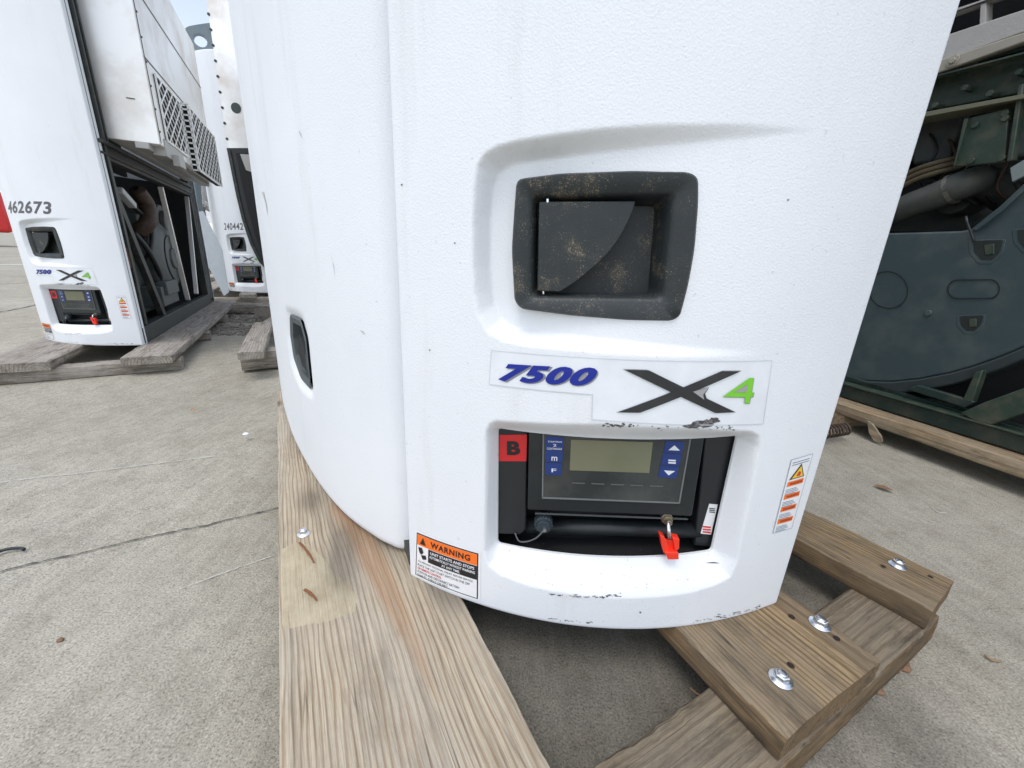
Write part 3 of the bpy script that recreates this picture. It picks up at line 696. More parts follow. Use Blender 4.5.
for dy in (0, 2.4): mesh('bar_symbol', *CP.prism_px([(668.5, 459.6+dy), (676, 460.1+dy), (675.6, 461.5+dy), (668.2, 461+dy)], D4, D4+.0005), WHITEPR, ch)
for t_, q_ in (('START/RUN', [(548, 440.8), (562, 441.2), (561.8, 442.8), (548, 442.4)]), ('2', [(553, 444), (556.5, 444), (556.4, 446.6), (553, 446.5)]), ('CONTINUOUS', [(547, 447.5), (562, 448), (562, 450), (547, 449.6)]),
               ('m', [(551.5, 456.6), (557.5, 456.8), (557.2, 461), (551.5, 460.7)]), ('F', [(551.5, 468.5), (556.5, 468.8), (556, 472.5), (551.5, 472.2)])):
    mesh('key_lettering', *ptext(CP, t_, q_, D4, bold=.01), WHITEPR, ch)
rs = mesh('red_letter_sticker', *CP.prism_px([(499.4, 435), (527, 434.6), (526.3, 461.3), (499.3, 461.2)], D0+.0053, D0+.0065), RED, u1)
mesh('letter', *ptext(CP, 'B', [(507, 441.3), (520.5, 441.3), (520.2, 455.3), (507, 455.1)], D0+.0047, bold=.05), INK, rs)
ws = mesh('notice_sticker', *CP.prism_px([(709.3, 504), (717.8, 504.8), (711, 534.6), (700.6, 533.6)], D0+.0132, D0+.0145), PAPER, u1)
mesh('notice_print', *join([CP.prism_px([(709.5, 508+k*1.8), (715, 508.5+k*1.8), (714.8, 509.3+k*1.8), (709.3, 508.8+k*1.8)], D0+.0127, D0+.0135) for k in range(3)]), INK, ws)
mesh('notice_red_print', *join([CP.prism_px([(703, 526+k*2.6), (711, 526.8+k*2.6), (710.6, 528.2+k*2.6), (702.7, 527.4+k*2.6)], D0+.0127, D0+.0135) for k in range(3)]), REDINK, ws)
# ribbed socket cap with lanyard
kc = CP.px(543.5, 524, D0+.0)
def gear(c, r, d0, d1, teeth=16):
    V = []; n = teeth*4
    for d in (d0, d1):
        for k in range(n):
            w = 2*math.pi*k/n; q = r*(1 if k % 4 in (0, 1) else .9); V.append(CP.P(c[0]+q*math.cos(w), c[1]+q*math.sin(w), d))
    return V, [list(range(n)), [n+i for i in range(n)][::-1]]+[[i, (i+1) % n, n+(i+1) % n, n+i] for i in range(n)]
kb = mesh('socket_cap', *join([gear(kc, .0130, D0-.004, D0+.016), CP.disc(kc, .0092, D0-.008, D0-.003, 24, .0102)]), plain('blue_grey_cap', (.026, .038, .048), .45), u1, bevel=.0005, seg=1)
mesh('cap_screw', *CP.disc(CP.px(544.5, 530.5, D0-.010), .0026, D0-.0105, D0-.007, 14), ZINC, kb)
mesh('lanyard', *tube([CP.P(*p) for p in curve_pts([(*CP.px(543, 531, D0-.008), D0-.009), (*CP.px(536, 538, D0-.006), D0-.006), (*CP.px(527, 541.5, D0), D0), (*CP.px(519, 541, D0), D0), (*CP.px(515, 533, D0+.004), D0+.004)])], .0011, 8), plain('grey_cord', (.10, .11, .11), .6), kb, smooth=True)
# toggle switch under a red guard
tcn = CP.px(668, 521, D0-.004)
def hexa(c, r, d0, d1): return CP.prism([np.array([c[0]+r*math.cos(w), c[1]+r*math.sin(w)]) for w in np.linspace(0, 2*math.pi, 7)[:-1]], d0, d1)
tg = mesh('toggle_switch', *join([hexa(tcn, .0068, D0-.004, D0+.004), CP.disc(tcn, .0078, D0+.000, D0+.006), CP.disc(tcn, .0042, D0-.010, D0-.003, 16)]), plain('brass_nut', (.30, .26, .19), .35, .8), u1, bevel=.0004)
lv = [(*CP.px(668, 522, D0-.010), D0-.010), (*CP.px(669.5, 538, D0-.018), D0-.018)]
mesh('toggle_lever', *tube([CP.P(*p) for p in lv], [.0022, .0030], 12), ZINC, tg, smooth=True)
dG = D0-.020
gd = [CP.prism_px([(660, 535), (664.5, 537), (668.5, 546), (669, 556), (664, 553.5), (661.5, 545)], dG, dG+.010),
      CP.prism_px([(672.5, 537.5), (679.5, 539), (679.3, 549), (675, 551.5), (674, 544)], dG, dG+.010),
      CP.prism_px([(665, 552), (678.5, 553), (679, 559.5), (668, 559.8)], dG-.003, dG+.008),
      CP.prism_px([(665, 540), (674, 540), (676, 555), (667, 555)], dG+.006, dG+.010)]
mesh('red_switch_guard', *join(gd), REDPL, tg, bevel=.0008)

# --- transforms of the other units

C1 = at(143, 345, ZB+GL_); T1 = Xf(C0, C1, 2.3)
C2 = at(277, 293, .07); T2 = Xf(C0, C2, 3.0)
u3h = hdir(-29); pf = at(215, 213, 1.04); C3 = pf-u3h*1.50-hdir(61)*.19; C3[2] = ZB; T3 = Xf(C0, C3, 0)

# --- rear side (seen on the second unit): frame, machinery, evaporator box
LR = Plane(UV(0, 0, 0), U0, T1); LR.n = V0
def la(x, y, b=0):                       # picture point of the second unit on the plane b -> (a, z)
    o_, r_ = T1.inv_ray(x, y); O = UV(0, b, 0); t = ((O-o_)@V0)/(r_@V0); p = o_+r_*t; return (p-O)@U0, p[2]
KZ = lambda z: z if z < .2 else .63+(z-.58)*1.103
KA = lambda a: a*1.1
def kbox(a, b, z): return ubox([KA(q) for q in a], [q*1.1 for q in b], [KZ(q) for q in z])
def ubox(a, b, z): return box_axes(C0*np.array([1, 1, 0]), U0, -V0, (0, 0, 1), a, b, z)
FRA = 1.82
fr = [ubox((.022, .062), (-.004, .03), (ZB+.03, HT-.05)), ubox((.064, .082), (-.018, .03), (1.05, HT-.05)), ubox((.086, .118), (-.008, .03), (ZB+.09, HT-.05)), ubox((.121, .135), (-.014, .03), (1.05, HT-.05)), ubox((.135, .158), (-.004, .03), (1.05, HT-.05)),
      ubox((FRA-.05, FRA), (.0, .05), (ZB+.03, HT-.05)), ubox((0.022, FRA), (-.005, .04), (ZB+.002, ZB+.085)), ubox((.03, FRA-.02), (.0, .06), (.985, 1.075)), ubox((.03, FRA), (-.02, .0), (1.045, 1.062)), ubox((.03, FRA), (-.012, .0), (1.0, 1.01))]
rf = mesh('rear_frame', *join(fr), STEELBLK, u1, bevel=.003)
def bar2(p, q, w, b0, b1):
    p, q = np.array(p), np.array(q); e = q-p; e /= np.linalg.norm(e); n_ = np.array([-e[1], e[0]])*w/2
    c_ = [p-n_, q-n_, q+n_, p+n_]; V = [UV(a, b0, z) for a, z in c_]+[UV(a, b1, z) for a, z in c_]
    return V, [[0, 1, 2, 3], [7, 6, 5, 4], [0, 4, 5, 1], [1, 5, 6, 2], [2, 6, 7, 3], [3, 7, 4, 0]]
for p, q, w, m_ in ((la(165, 187), la(192, 300), .02, ALU), (la(190.5, 197), la(200, 294), .018, ALU), (la(110, 170), la(168, 316), .05, STEELBLK)):
    mesh('frame_strut', *bar2(p, q, w, .01, .04), m_, u1, bevel=.003)
# machinery
def eng(name, parts, m_, bev=.006): return mesh(name, *join(parts), m_, u1, bevel=bev)
def cyl(a, z, b0, b1, r, n=20, r1=None):
    V = []; r1 = r1 or r
    for b, q in ((b0, r), (b1, r1)):
        for k in range(n):
            w = 2*math.pi*k/n; V.append(UV(a+q*math.cos(w), b, z+q*math.sin(w)))
    return V, [list(range(n)), [n+i for i in range(n)][::-1]]+[[i, (i+1) % n, n+(i+1) % n, n+i] for i in range(n)]
ea, ez = la(163, 258, .10)
eng('compressor', [cyl(ea, ez, .10, .40, .25, 32), cyl(ea, ez, .055, .10, .19, 32, .25), cyl(ea, ez, .03, .055, .07), cyl(ea+.02, ez, .045, .05, .15, 32, .16), ubox((ea-.16, ea+.16), (.12, .35), (ZB+.08, ez-.15))], ENGINE)
a2, z2 = la(170, 297, .06); eng('oil_pan', [ubox((a2-.15, a2+.22), (.06, .3), (z2-.05, z2+.08)), ubox((a2-.10, a2+.18), (.04, .1), (z2+.02, z2+.11))], ENGINE)
a2, z2 = la(160, 226, .10); eng('air_cleaner', [cyl(a2+.1, z2+.02, .10, .35, .13), cyl(a2+.1, z2+.02, .07, .10, .09)], ENGINE)
eng('engine_block', [ubox((.75, 1.45), (.18, .42), (ZB+.06, .62)), ubox((.85, 1.3), (.14, .4), (.62, .78)), cyl(1.25, .45, .1, .2, .12), cyl(.98, .62, .08, .2, .07)], ENGINE)
hp = [UV(*q) for q in [(la(137, 190, .1)[0], .1, la(137, 190, .1)[1]), (la(147, 205, .08)[0], .08, la(147, 205, .08)[1]), (la(148, 222, .08)[0], .08, la(148, 222, .08)[1]), (la(142, 232, .12)[0], .14, la(142, 232, .12)[1])]]
mesh('intake_hose', *tube(curve_pts(hp), .045, 14), RUBBER, u1, smooth=True)
hs_ = []
for k in range(4):
    a = random.uniform(.45, 1.4); z = random.uniform(.3, .85)
    hs_.append(tube(curve_pts([UV(a, .12, z), UV(a+random.uniform(-.15, .2), .08, z-.12), UV(a+random.uniform(-.1, .3), .1, z-.3), UV(a+.1, .2, z-.35)]), random.uniform(.008, .016), 8))
for h_ in hs_: mesh('coolant_hose', *h_, plain('black_rubber', (.02, .021, .022), .5), u1, smooth=True)
mesh('air_duct', *join([bar2(la(123, 190, .05), la(137, 206, .05), .035, .05, .09)]), plain('pale_duct', (.5, .52, .52), .5), u1, bevel=.006)
mesh('orange_bracket', *bar2(la(127, 248), la(131, 268), .02, -.002, .02), RUSTY, u1)
# evaporator box standing out of the rear, its seams, vents
EO = .19
ev = mesh('evaporator_housing', *join([kbox((.140, 1.52), (-EO, .0), (.992, 1.86))]), ALU, u1, bevel=.004)
ln = []
for z in (1.33, 1.60): ln.append(kbox((.142, 1.519), (-EO-.002, -EO+.001), (z, z+.006)))
ln.append(kbox((.147, .151), (-EO-.0025, -EO), (1.0, 1.855)))
for z in np.arange(1.05, 1.8, .09): ln.append(cyl(.180, KZ(z), -EO*1.1-.004, -EO*1.1, .005, 8))
for z in (1.16, 1.55): ln.append(kbox((.137, .141), (-.13, -.10), (z, z+.004)))
mesh('panel_seams', *join(ln), plain('seam_dark', (.12, .11, .10), .6), ev)
mesh('lower_bracket', *join([kbox((.2, .55), (-EO-.004, -EO+.05), (.955, 1.03)), kbox((.3, .42), (-EO-.03, -EO), (.93, .98)), kbox((.12, 1.5), (-.15, -.10), (.965, .993))]), plain('dull_aluminium', (.42, .41, .39), .5, .5), ev, bevel=.003)
def lattice(a0, a1, z0, z1, b, n, m, th=.006, lean=.5):
    L = [bar2((a0, z0), (a0, z1), .014, b-.006, b), bar2((a1, z0), (a1, z1), .014, b-.006, b), bar2((a0, z0), (a1, z0), .012, b-.006, b), bar2((a0, z1), (a1, z1), .012, b-.006, b)]
    W, H = a1-a0, z1-z0; sl = .62                        # expanded metal: two families of slanted strands
    for sg in (1, -1):
        k = -H/sl
        while k < W+H/sl:
            p0 = [k, 0.]; p1 = [k+sg*H/sl, H]
            if sg < 0: p0[0] += 0
            x0, x1 = p0[0], p1[0]; t0, t1 = 0., 1.
            if x1 != x0:
                ta_, tb_ = sorted(((0-x0)/(x1-x0), (W-x0)/(x1-x0))); t0, t1 = max(0, ta_), min(1, tb_)
            if t1-t0 > .02: L.append(bar2((a0+x0+(x1-x0)*t0, z0+H*t0), (a0+x0+(x1-x0)*t1, z0+H*t1), th, b-.004-(.003 if sg > 0 else 0), b-(.003 if sg > 0 else 0)))
            k += W/n*1.0
    return L
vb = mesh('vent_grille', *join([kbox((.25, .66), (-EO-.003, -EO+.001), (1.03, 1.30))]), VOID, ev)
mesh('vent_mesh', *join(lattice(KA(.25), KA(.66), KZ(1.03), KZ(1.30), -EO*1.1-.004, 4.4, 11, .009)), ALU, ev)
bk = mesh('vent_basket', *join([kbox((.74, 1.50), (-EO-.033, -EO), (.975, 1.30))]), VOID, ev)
mesh('basket_mesh', *join(lattice(KA(.74), KA(1.50), KZ(.975), KZ(1.30), -EO*1.1-.038, 8, 10, .009)), ALU, ev)
mesh('basket_side', *join([kbox((.728, .738), (-EO-.034, -EO-.028), (.97, 1.31)), kbox((.728, .738), (-EO-.006, -EO), (.97, 1.31))]+[kbox((.728, .738), (-EO-.034, -EO), (z, z+.008)) for z in np.arange(.97, 1.31, .028)]), ALU, ev)
lo_l = [p+(UV(WID/2, .12, ZB)-p)*.09 for p in outline]; n_ = len(lo_l)
mesh('bay_shade_liner', [[p[0], p[1], ZB+.03] for p in lo_l]+[[p[0], p[1], 1.07] for p in lo_l]+[[*(p+(UV(WID/2, .12, ZB)-p)*.012)[:2], 1.07] for p in lo_l]+[[*(p+(UV(WID/2, .12, ZB)-p)*.012)[:2], ZB+.03] for p in lo_l], [[(k*n_+i), k*n_+i+1, ((k+1) % 4)*n_+i+1, ((k+1) % 4)*n_+i] for k in range(4) for i in range(n_-1)], VOID, u1)  # black lining added so the engine bay reads as shaded
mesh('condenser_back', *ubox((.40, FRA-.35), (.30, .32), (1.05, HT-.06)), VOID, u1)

# ------------------------------------------------------------------ copies of the unit
def dup(root, T, label):
    r = root.copy(); C.objects.link(r); r.location = T.dst; r.rotation_euler = (0, 0, T.rz); r['label'] = label
    for ch in list(root.children):
        c = ch.copy(); C.objects.link(c); c.parent = r
        for g in ch.children:
            d = g.copy(); C.objects.link(d); d.parent = c
    return r
base_parts = list(u1.children)
u2 = dup(u1, T1, 'white refrigeration unit numbered 462673 at the left, its bare metal rear and engine bay showing')
u3 = dup(u1, T2, 'distant white refrigeration unit with curved black edge trim, squeezed beside the nearest unit')
u4 = dup(u1, T3, 'refrigeration unit hidden behind the left one, only its metal vent basket sticking out')
def attach(parent, T, name, V, Fc, m_, **k):     # V in the first unit's space
    o = mesh(name, np.array(V)-0, Fc, m_, None, **k)
    me = o.data
    for v in me.vertices: v.co = v.co-Vector(C0)
    o.parent = parent; return o
v, f = text2d('462673', bold=.03, spacing=1.1)
q = DS.poly([(7.5, 201), (51.5, 201.5), (51.5, 214.5), (9, 213.5)], 0, T1)
attach(u2, T1, 'unit_number', DS.X(np.array([bil(q, *p) for p in v]), BO), f, plain('grey_print', (.10, .10, .11), .5))
q = DS.poly([(93, 318), (100, 318), (101, 323), (94, 323)], 0, T1)
v, f = text2d('240442', bold=.02, spacing=1.1)
q = DS.poly([(224, 223), (243, 223), (243.5, 230), (224.5, 230)], 0, T2)
attach(u3, T2, 'unit_number', DS.X(np.array([bil(q, *p) for p in v]), BO), f, plain('grey_print', (.10, .10, .11), .5))
oo = DS.base(np.array([[DS.L*.72, 1.]]), np.array([-.004]))[0]; n0 = np.array([np.interp(DS.L*.72, DS.S, DS.N[:, 0]), np.interp(DS.L*.72, DS.S, DS.N[:, 1]), 0])
FP = Plane(oo, np.cross([0, 0, 1.], n0), T2); FP.n = n0
def fpart(name, pts, d0, d1, m_, **k): attach(u3, T2, name, *FP.prism_px(pts, d0, d1), m_, **k)
fpart('side_sheet', [(197, -70), (236, -70), (243, -6), (259, 152), (228.5, 152), (205.5, -6)], -.012, .0, ALU)
for k in range(9): attach(u3, T2, 'sheet_rivet', *FP.disc(FP.px(208.5+k*2.3, 14+k*15.6, -.015), .012, -.017, -.010, 10), STEELBLK)
attach(u3, T2, 'sheet_hole', *FP.disc(FP.px(236, 108, -.014), .045, -.0145, -.011, 26), plain('hole_shadow', (.04, .06, .05), .6))
fpart('edge_trim', [(226.5, 148), (230, 165), (236, 195), (242, 220), (250, 244), (259, 262), (266, 269), (272, 271), (279, 271), (262, 148)], -.02, .0, plain('black_rubber', (.02, .021, .022), .5))
fpart('trim_ridge', [(230, 150), (233, 165), (239, 195), (245, 220), (253, 244), (261, 259), (259, 259), (251, 246), (243, 222), (237, 196), (231, 166), (228.5, 150)], -.03, .0, STEELBLK)
fpart('engine_bay_opening', [(236, 153), (241, 180), (247, 206), (254, 232), (262, 254), (272, 262), (276, 262), (260, 153)], -.024, .0, VOID)
fpart('bay_bracket', [(240, 154), (257, 155), (259, 175), (246, 170)], -.03, .0, plain('dull_aluminium', (.42, .41, .39), .5, .5))
# ------------------------------------------------------------------ ground
def strip(name, pts, w, z, m_, jit=0, kind='structure'):
    P = [np.array(p, float) for p in pts]; V = []; Fc = []
    for i, p in enumerate(P):
        t = P[min(i+1, len(P)-1)]-P[max(i-1, 0)]; t /= np.linalg.norm(t)+1e-9; n_ = np.array([-t[1], t[0], 0])
        ww = (w if not hasattr(w, '__len__') else w[i])*(1+random.uniform(-jit, jit))/2
        V += [[*(p+n_*ww)[:2], z+gz(*(p+n_*ww)[:2])], [*(p-n_*ww)[:2], z+gz(*(p-n_*ww)[:2])]]
    for i in range(len(P)-1): Fc.append([2*i, 2*i+1, 2*i+3, 2*i+2])
    o = mesh(name, V, Fc, m_); o['kind'] = kind; return o
def gz(x, y):
    t = (-x*math.sin(R_(42))+y*math.cos(R_(42))-.9)/1.2; t = min(1, max(0, t)); w = min(1, max(0, (.55-(x+.45*y))/.9)); return GL_*t*t*(3-2*t)*w
gx = list(np.linspace(-400, -40, 5))+list(np.arange(-30, -6, 3.))+list(np.arange(-6, 5, .12))+list(np.arange(5, 30, 4.))+list(np.linspace(60, 400, 5))
V = [[x, y, gz(x, y)] for y in gx for x in gx]; n = len(gx)
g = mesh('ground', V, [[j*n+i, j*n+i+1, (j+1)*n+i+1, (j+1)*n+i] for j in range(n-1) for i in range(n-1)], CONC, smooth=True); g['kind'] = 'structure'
CRK = plain('crack_dark', (.07, .068, .06), .9)
def wander(p, q, n, amp):
    p, q = np.array(p), np.array(q); d = q-p; nn_ = np.array([-d[1], d[0], 0]); nn_ /= np.linalg.norm(nn_); o = 0; out = []
    for k in range(n+1):
        o = o*.85+random.gauss(0, amp); out.append(p+d*k/n+nn_*o)
    return out
strip('ground_crack', wander(at(-150, 605, 0), at(300, 504, 0), 90, .0012), .0030, .003, CRK, .6)
strip('ground_crack', wander(at(-60, 318, 0), at(42, 298, 0), 40, .006), .012, .003, CRK, .5)
strip('ground_joint', [at(-60, 283, 0), at(50, 278, 0)], .02, .003, CRK)
PAINT = plain('worn_line_paint', (.72, .72, .69), .7, dirt=(.4, .39, .36), dirt_amt=.4, dscale=40)
strip('painted_line', [at(-120, 262.5, 0), at(60, 262, 0)], .16, .004, PAINT)
CH = plain('pale_scratch', (.55, .545, .52), .9)
strip('ground_scratch', wander(at(-60, 480, 0), at(215, 452, 0), 60, .0012), .0022, .003, CH, .9)
strip('ground_scratch', wander(at(180, 590, 0), at(275, 556, 0), 30, .0006), .0014, .003, CH, .9)

# ------------------------------------------------------------------ timber
def board(name, p, q, width, th, m_, ztop, parent, taper=0, seed=0, r=.003, seg_len=.01, rough=.0012, end_j=.004):
    """p,q: centre of the two ends (xy); local X runs along the board so the grain follows it"""
    p, q = np.array(p[:2], float), np.array(q[:2], float); L = np.linalg.norm(q-p); rz = math.atan2(*(q-p)[::-1])
    rg = np.random.default_rng(seed+11); nseg = max(4, int(L/seg_len)); n_top = max(4, int(width/(.006 if seg_len < .01 else .02)))
    pr = []
    for k in range(n_top+1): pr.append((-width/2+r+(width-2*r)*k/n_top, 0))
    pr += [(width/2-r*.3, -r*.3), (width/2, -r), (width/2, -th*.35), (width/2, -th*.65), (width/2, -th+r), (width/2-r, -th)]
    for k in range(1, 4): pr.append((width/2-r-(width-2*r)*k/4, -th))
    pr += [(-width/2+r, -th), (-width/2, -th+r), (-width/2, -th*.65), (-width/2, -th*.35), (-width/2, -r), (-width/2+r*.3, -r*.3)]
    pr = np.array(pr); n = len(pr); V = []
    def sm(k): x = rg.normal(0, 1, nseg+41); w_ = np.hanning(2*k+3); x = np.convolve(x, w_/w_.sum()*1.6, 'same'); return x[20:nseg+21]
    ws = sm(9)*rough*1.3; tilt = sm(9)*rough*.5; nz = rg.normal(0, rough*.10, (nseg+1, n, 2))
    chip = np.zeros((2, nseg+1))
    for side in (0, 1):
        for _ in range(int(L/.16)+2):
            c0 = rg.uniform(0, L); w_ = rg.uniform(.008, .035); d_ = rg.uniform(.001, .0042)*min(1, rough/.0012)
            chip[side] = np.maximum(chip[side], d_*np.clip(1-np.abs(np.linspace(0, L, nseg+1)-c0)/w_, 0, 1)**.5)
        chip[side] += np.abs(rg.normal(0, rough*.3, nseg+1)); chip[side][0] += .002; chip[side][-1] += .002
    nA, nB = n_top, len(pr)-1
    endj = rg.normal(0, end_j*.12, (2, n))
    for i in range(nseg+1):
        x = L*i/nseg; w = 1+(ws[i]/width)
        for k in range(n):
            y, z = pr[k]; xx_ = x
            if i == 0: xx_ += abs(endj[0, k])
            if i == nseg: xx_ -= abs(endj[1, k])
            sd_, am = (1, 1.) if k in (nA, nA+1) else (1, .6) if k == nA+2 else (0, 1.) if k in (0, nB) else (0, .6) if k == nB-1 else (0, 0.)
            y -= math.copysign(am*chip[sd_, i]*.8, y); z -= am*chip[sd_, i]*(.8 if k not in (nA+2, nB-1) else .1)
            V.append([xx_, y*w+nz[i, k, 0], z+tilt[i]+nz[i, k, 1]*(.5 if z == 0 else 1)])
    Fc = [[i*n+k, i*n+(k+1) % n, (i+1)*n+(k+1) % n, (i+1)*n+k] for i in range(nseg) for k in range(n)]
    Fc += [list(range(n)), [nseg*n+k for k in range(n)][::-1]]
    me = bpy.data.meshes.new(name); me.from_pydata(V, [], Fc); me.update(); me.materials.append(m_); me.materials.append(WOOD_S if m_ in (WOOD_A, WOOD_B) else WOOD_Y if m_ is WOOD_Y else m_)
    bm = bmesh.new(); bm.from_mesh(me); bmesh.ops.recalc_face_normals(bm, faces=bm.faces)
    for f_ in bm.faces:
        if f_.normal.z < .5: f_.material_index = 1
    bm.to_mesh(me); bm.free()
    me.polygons.foreach_set('use_smooth', [len(pp.vertices) == 4 for pp in me.polygons]); me.set_sharp_from_angle(angle=R_(50))
    o = bpy.data.objects.new(name, me); C.objects.link(o); o.parent = parent
    pl = Vector(parent.location)
    o.location = Vector((p[0], p[1], ztop))-pl; o.rotation_euler = (0, 0, rz); return o
def loc_of(o, P):                        # world point -> board local
    w = Vector(P)-(Vector(o.parent.location)+o.location); return Matrix.Rotation(-o.rotation_euler[2], 3, 'Z')@w
def sub_mesh(o, name, V, Fc, m_, smooth=False, bevel=0):
    L = [loc_of(o, p) for p in np.array(V, float)]
    me = bpy.data.meshes.new(name); me.from_pydata(L, [], [list(map(int, f)) for f in Fc]); me.materials.append(m_); me.update()
    bm = bmesh.new(); bm.from_mesh(me); bmesh.ops.recalc_face_normals(bm, faces=bm.faces); bm.to_mesh(me); bm.free()
    if smooth or bevel: me.polygons.foreach_set('use_smooth', [True]*len(me.polygons)); me.set_sharp_from_angle(angle=R_(40))
    c = bpy.data.objects.new(name, me); C.objects.link(c); c.parent = o
    if bevel:
        b = c.modifiers.new('b', 'BEVEL'); b.width = bevel; b.segments = 2; b.limit_method = 'ANGLE'
    return c
def lathe(c, prof, n=24, hexr=None, ax=(0, 0, 1)):
    V = []; c = np.array(c)
    for r, z in prof:
        for k in range(n):
            w = 2*math.pi*k/n; V.append(c+[r*math.cos(w), r*math.sin(w), z])
    Fc = [[j*n+i, j*n+(i+1) % n, (j+1)*n+(i+1) % n, (j+1)*n+i] for j in range(len(prof)-1) for i in range(n)]
    Fc += [list(range(n)), [(len(prof)-1)*n+i for i in range(n)][::-1]]; return V, Fc
def bolt(o, px, py, z, s=1.0, rot=.3):
    c = at(px, py, z+.004); c[2] = z
    V1 = lathe(c, [(.0135*s, 0), (.0135*s, .0012), (.0095*s, .0032), (.0092*s, .0035)], 28)
    hx = []
    for zz, k_ in ((.003, 1), (.0085, 1), (.0100, .86)):
        for k in range(6): w = rot+math.pi/3*k; hx.append(c+[.0085*s*k_*math.cos(w), .0085*s*k_*math.sin(w), zz])
    hf = [[j*6+i, j*6+(i+1) % 6, (j+1)*6+(i+1) % 6, (j+1)*6+i] for j in range(2) for i in range(6)]+[[0, 1, 2, 3, 4, 5], [17, 16, 15, 14, 13, 12]]
    dm = lathe(c, [(.0052*s, .0099), (.0046*s, .0112), (.002*s, .0119)], 16)
    return sub_mesh(o, 'bolt', *join([V1, (hx, hf), dm]), ZINC, bevel=.0004)
def hole_mark(o, px, py, z, rx=.006, ry=.0035):
    c = at(px, py, z); V = [[c[0]+rx*math.cos(w)*(1+random.uniform(-.2, .2))*.7, c[1]+ry*math.sin(w)*(1+random.uniform(-.2, .2))*1.3, z+.0009] for w in np.linspace(0, 2*math.pi, 13)[:-1]]
    return sub_mesh(o, 'screw_hole', V, [list(range(12))], plain('hole_dark', (.02, .013, .008), .9))

ZT, ZM = ZB, .057
p1 = empty('wooden_pallet', (0.3, .6, 0), 'weathered timber pallet with bolted boards carrying the nearest white unit', 'pallet', 'timber pallets under the units')
def xy(x, y, z): return at(x, y, z)[:2]
# board with two bolts, under the front corner
e1 = (xy(791, 744, ZT)+xy(878, 656, ZT))/2; dr = hdir(-27.5)[:2]; w1 = np.linalg.norm(xy(791, 744, ZT)-xy(878, 656, ZT))*.985
b2 = board('deck_board', e1, e1+dr*2.15, w1, ZT-ZM, WOOD_A, ZT, p1, seed=2, rough=.0016)
for px_, py_ in ((781.5, 677), (820.5, 622)): bolt(b2, px_, py_, ZT, rot=random.random())
for px_, py_ in ((790.5, 665.5), (791.5, 617), (836.5, 638.5)): hole_mark(b2, px_, py_, ZT)
e2 = (xy(930, 609, ZT)+xy(959, 581, ZT))/2; w2 = np.linalg.norm(xy(930, 609, ZT)-xy(959, 581, ZT))
b3 = board('deck_board', e2, e2+hdir(-33.5)[:2]*2.1, w2, ZT-ZM, WOOD_A, ZT, p1, seed=5, rough=.0014)
bolt(b3, 898.5, 563.5, ZT, .95)
for px_, py_ in ((883, 566.5), (930.5, 577)): hole_mark(b3, px_, py_, ZT, .005, .003)
# long pale board beneath the nose
lw = .236; el = (at(281, 768, ZT)+at(550, 768, ZT))[:2]/2; dl = hdir(-29.6)[:2]
b1 = board('deck_board', el-dl*.55, el+dl*1.28, lw, ZT-ZM, WOOD_L, ZT, p1, seed=9, r=.002, seg_len=.008, rough=.0008)
me = b1.data; co = np.zeros(len(me.vertices)*3); me.vertices.foreach_get('co', co); co = co.reshape(-1, 3)
def attr(name, fn):
    a_ = me.attributes.new(name, 'FLOAT', 'POINT'); a_.data.foreach_set('value', fn(co[:, :2]).astype(float))
rp = np.array([list(loc_of(b1, at(x, y, ZT)))[:2] for x, y in [(340, 505), (372, 545), (393, 590), (415, 640), (430, 682), (437, 700)]])
def rust(q):
    d, _ = seg_dist(q, rp); d2 = d
    t = np.clip((q[:, 0]-rp[-1, 0])/(rp[0, 0]-rp[-1, 0]), 0, 1); w = .004+.022*t; return np.clip(1.1-d/w, 0, 1)*np.clip(.4+t*1.2, 0, 1)*(q[:, 0] > rp[-1, 0]-.01)
attr('rust', rust)
dc = [np.array(list(loc_of(b1, at(x, y, ZT)))[:2]) for x, y in [(385, 535), (345, 540), (445, 590), (310, 500), (340, 570)]]
attr('dirt', lambda q: np.clip(sum(np.exp(-((q-c)/np.array([.05, .022]))**2@np.ones(2)) for c in dc), 0, .8))
bolt(b1, 303.5, 532, ZT, .8)
pp = [(281.5, 548), (296, 541), (310, 545), (322, 556), (334, 573), (350, 584), (357.5, 600), (356, 610), (330, 620), (300, 626), (282, 629)]
V = [at(x+random.uniform(-1, 1), y+random.uniform(-1, 1), ZT+.0012) for x, y in pp]
pq = np.array([list(loc_of(b1, v_))[:2] for v_ in V])
def patch(q):
    d, _ = seg_dist(q, pq); i_ = inside(q, pq); return np.clip(.5+np.where(i_, d, -d)/.008, 0, 1)
attr('patch', patch)
for x0, y0, x1, y1 in ((300, 545, 309, 556), (307, 553, 314, 564), (305, 592, 316, 600), (310, 596, 317, 602)):
    a_, b_ = at(x0, y0, ZT), at(x1, y1, ZT); a_[2] += .004; b_[2] += .003
    sub_mesh(b1, 'rusty_nail', *tube([a_, (a_+b_)/2+[0, 0, .003], b_], [.0022, .0018, .0012], 7), RUSTY)
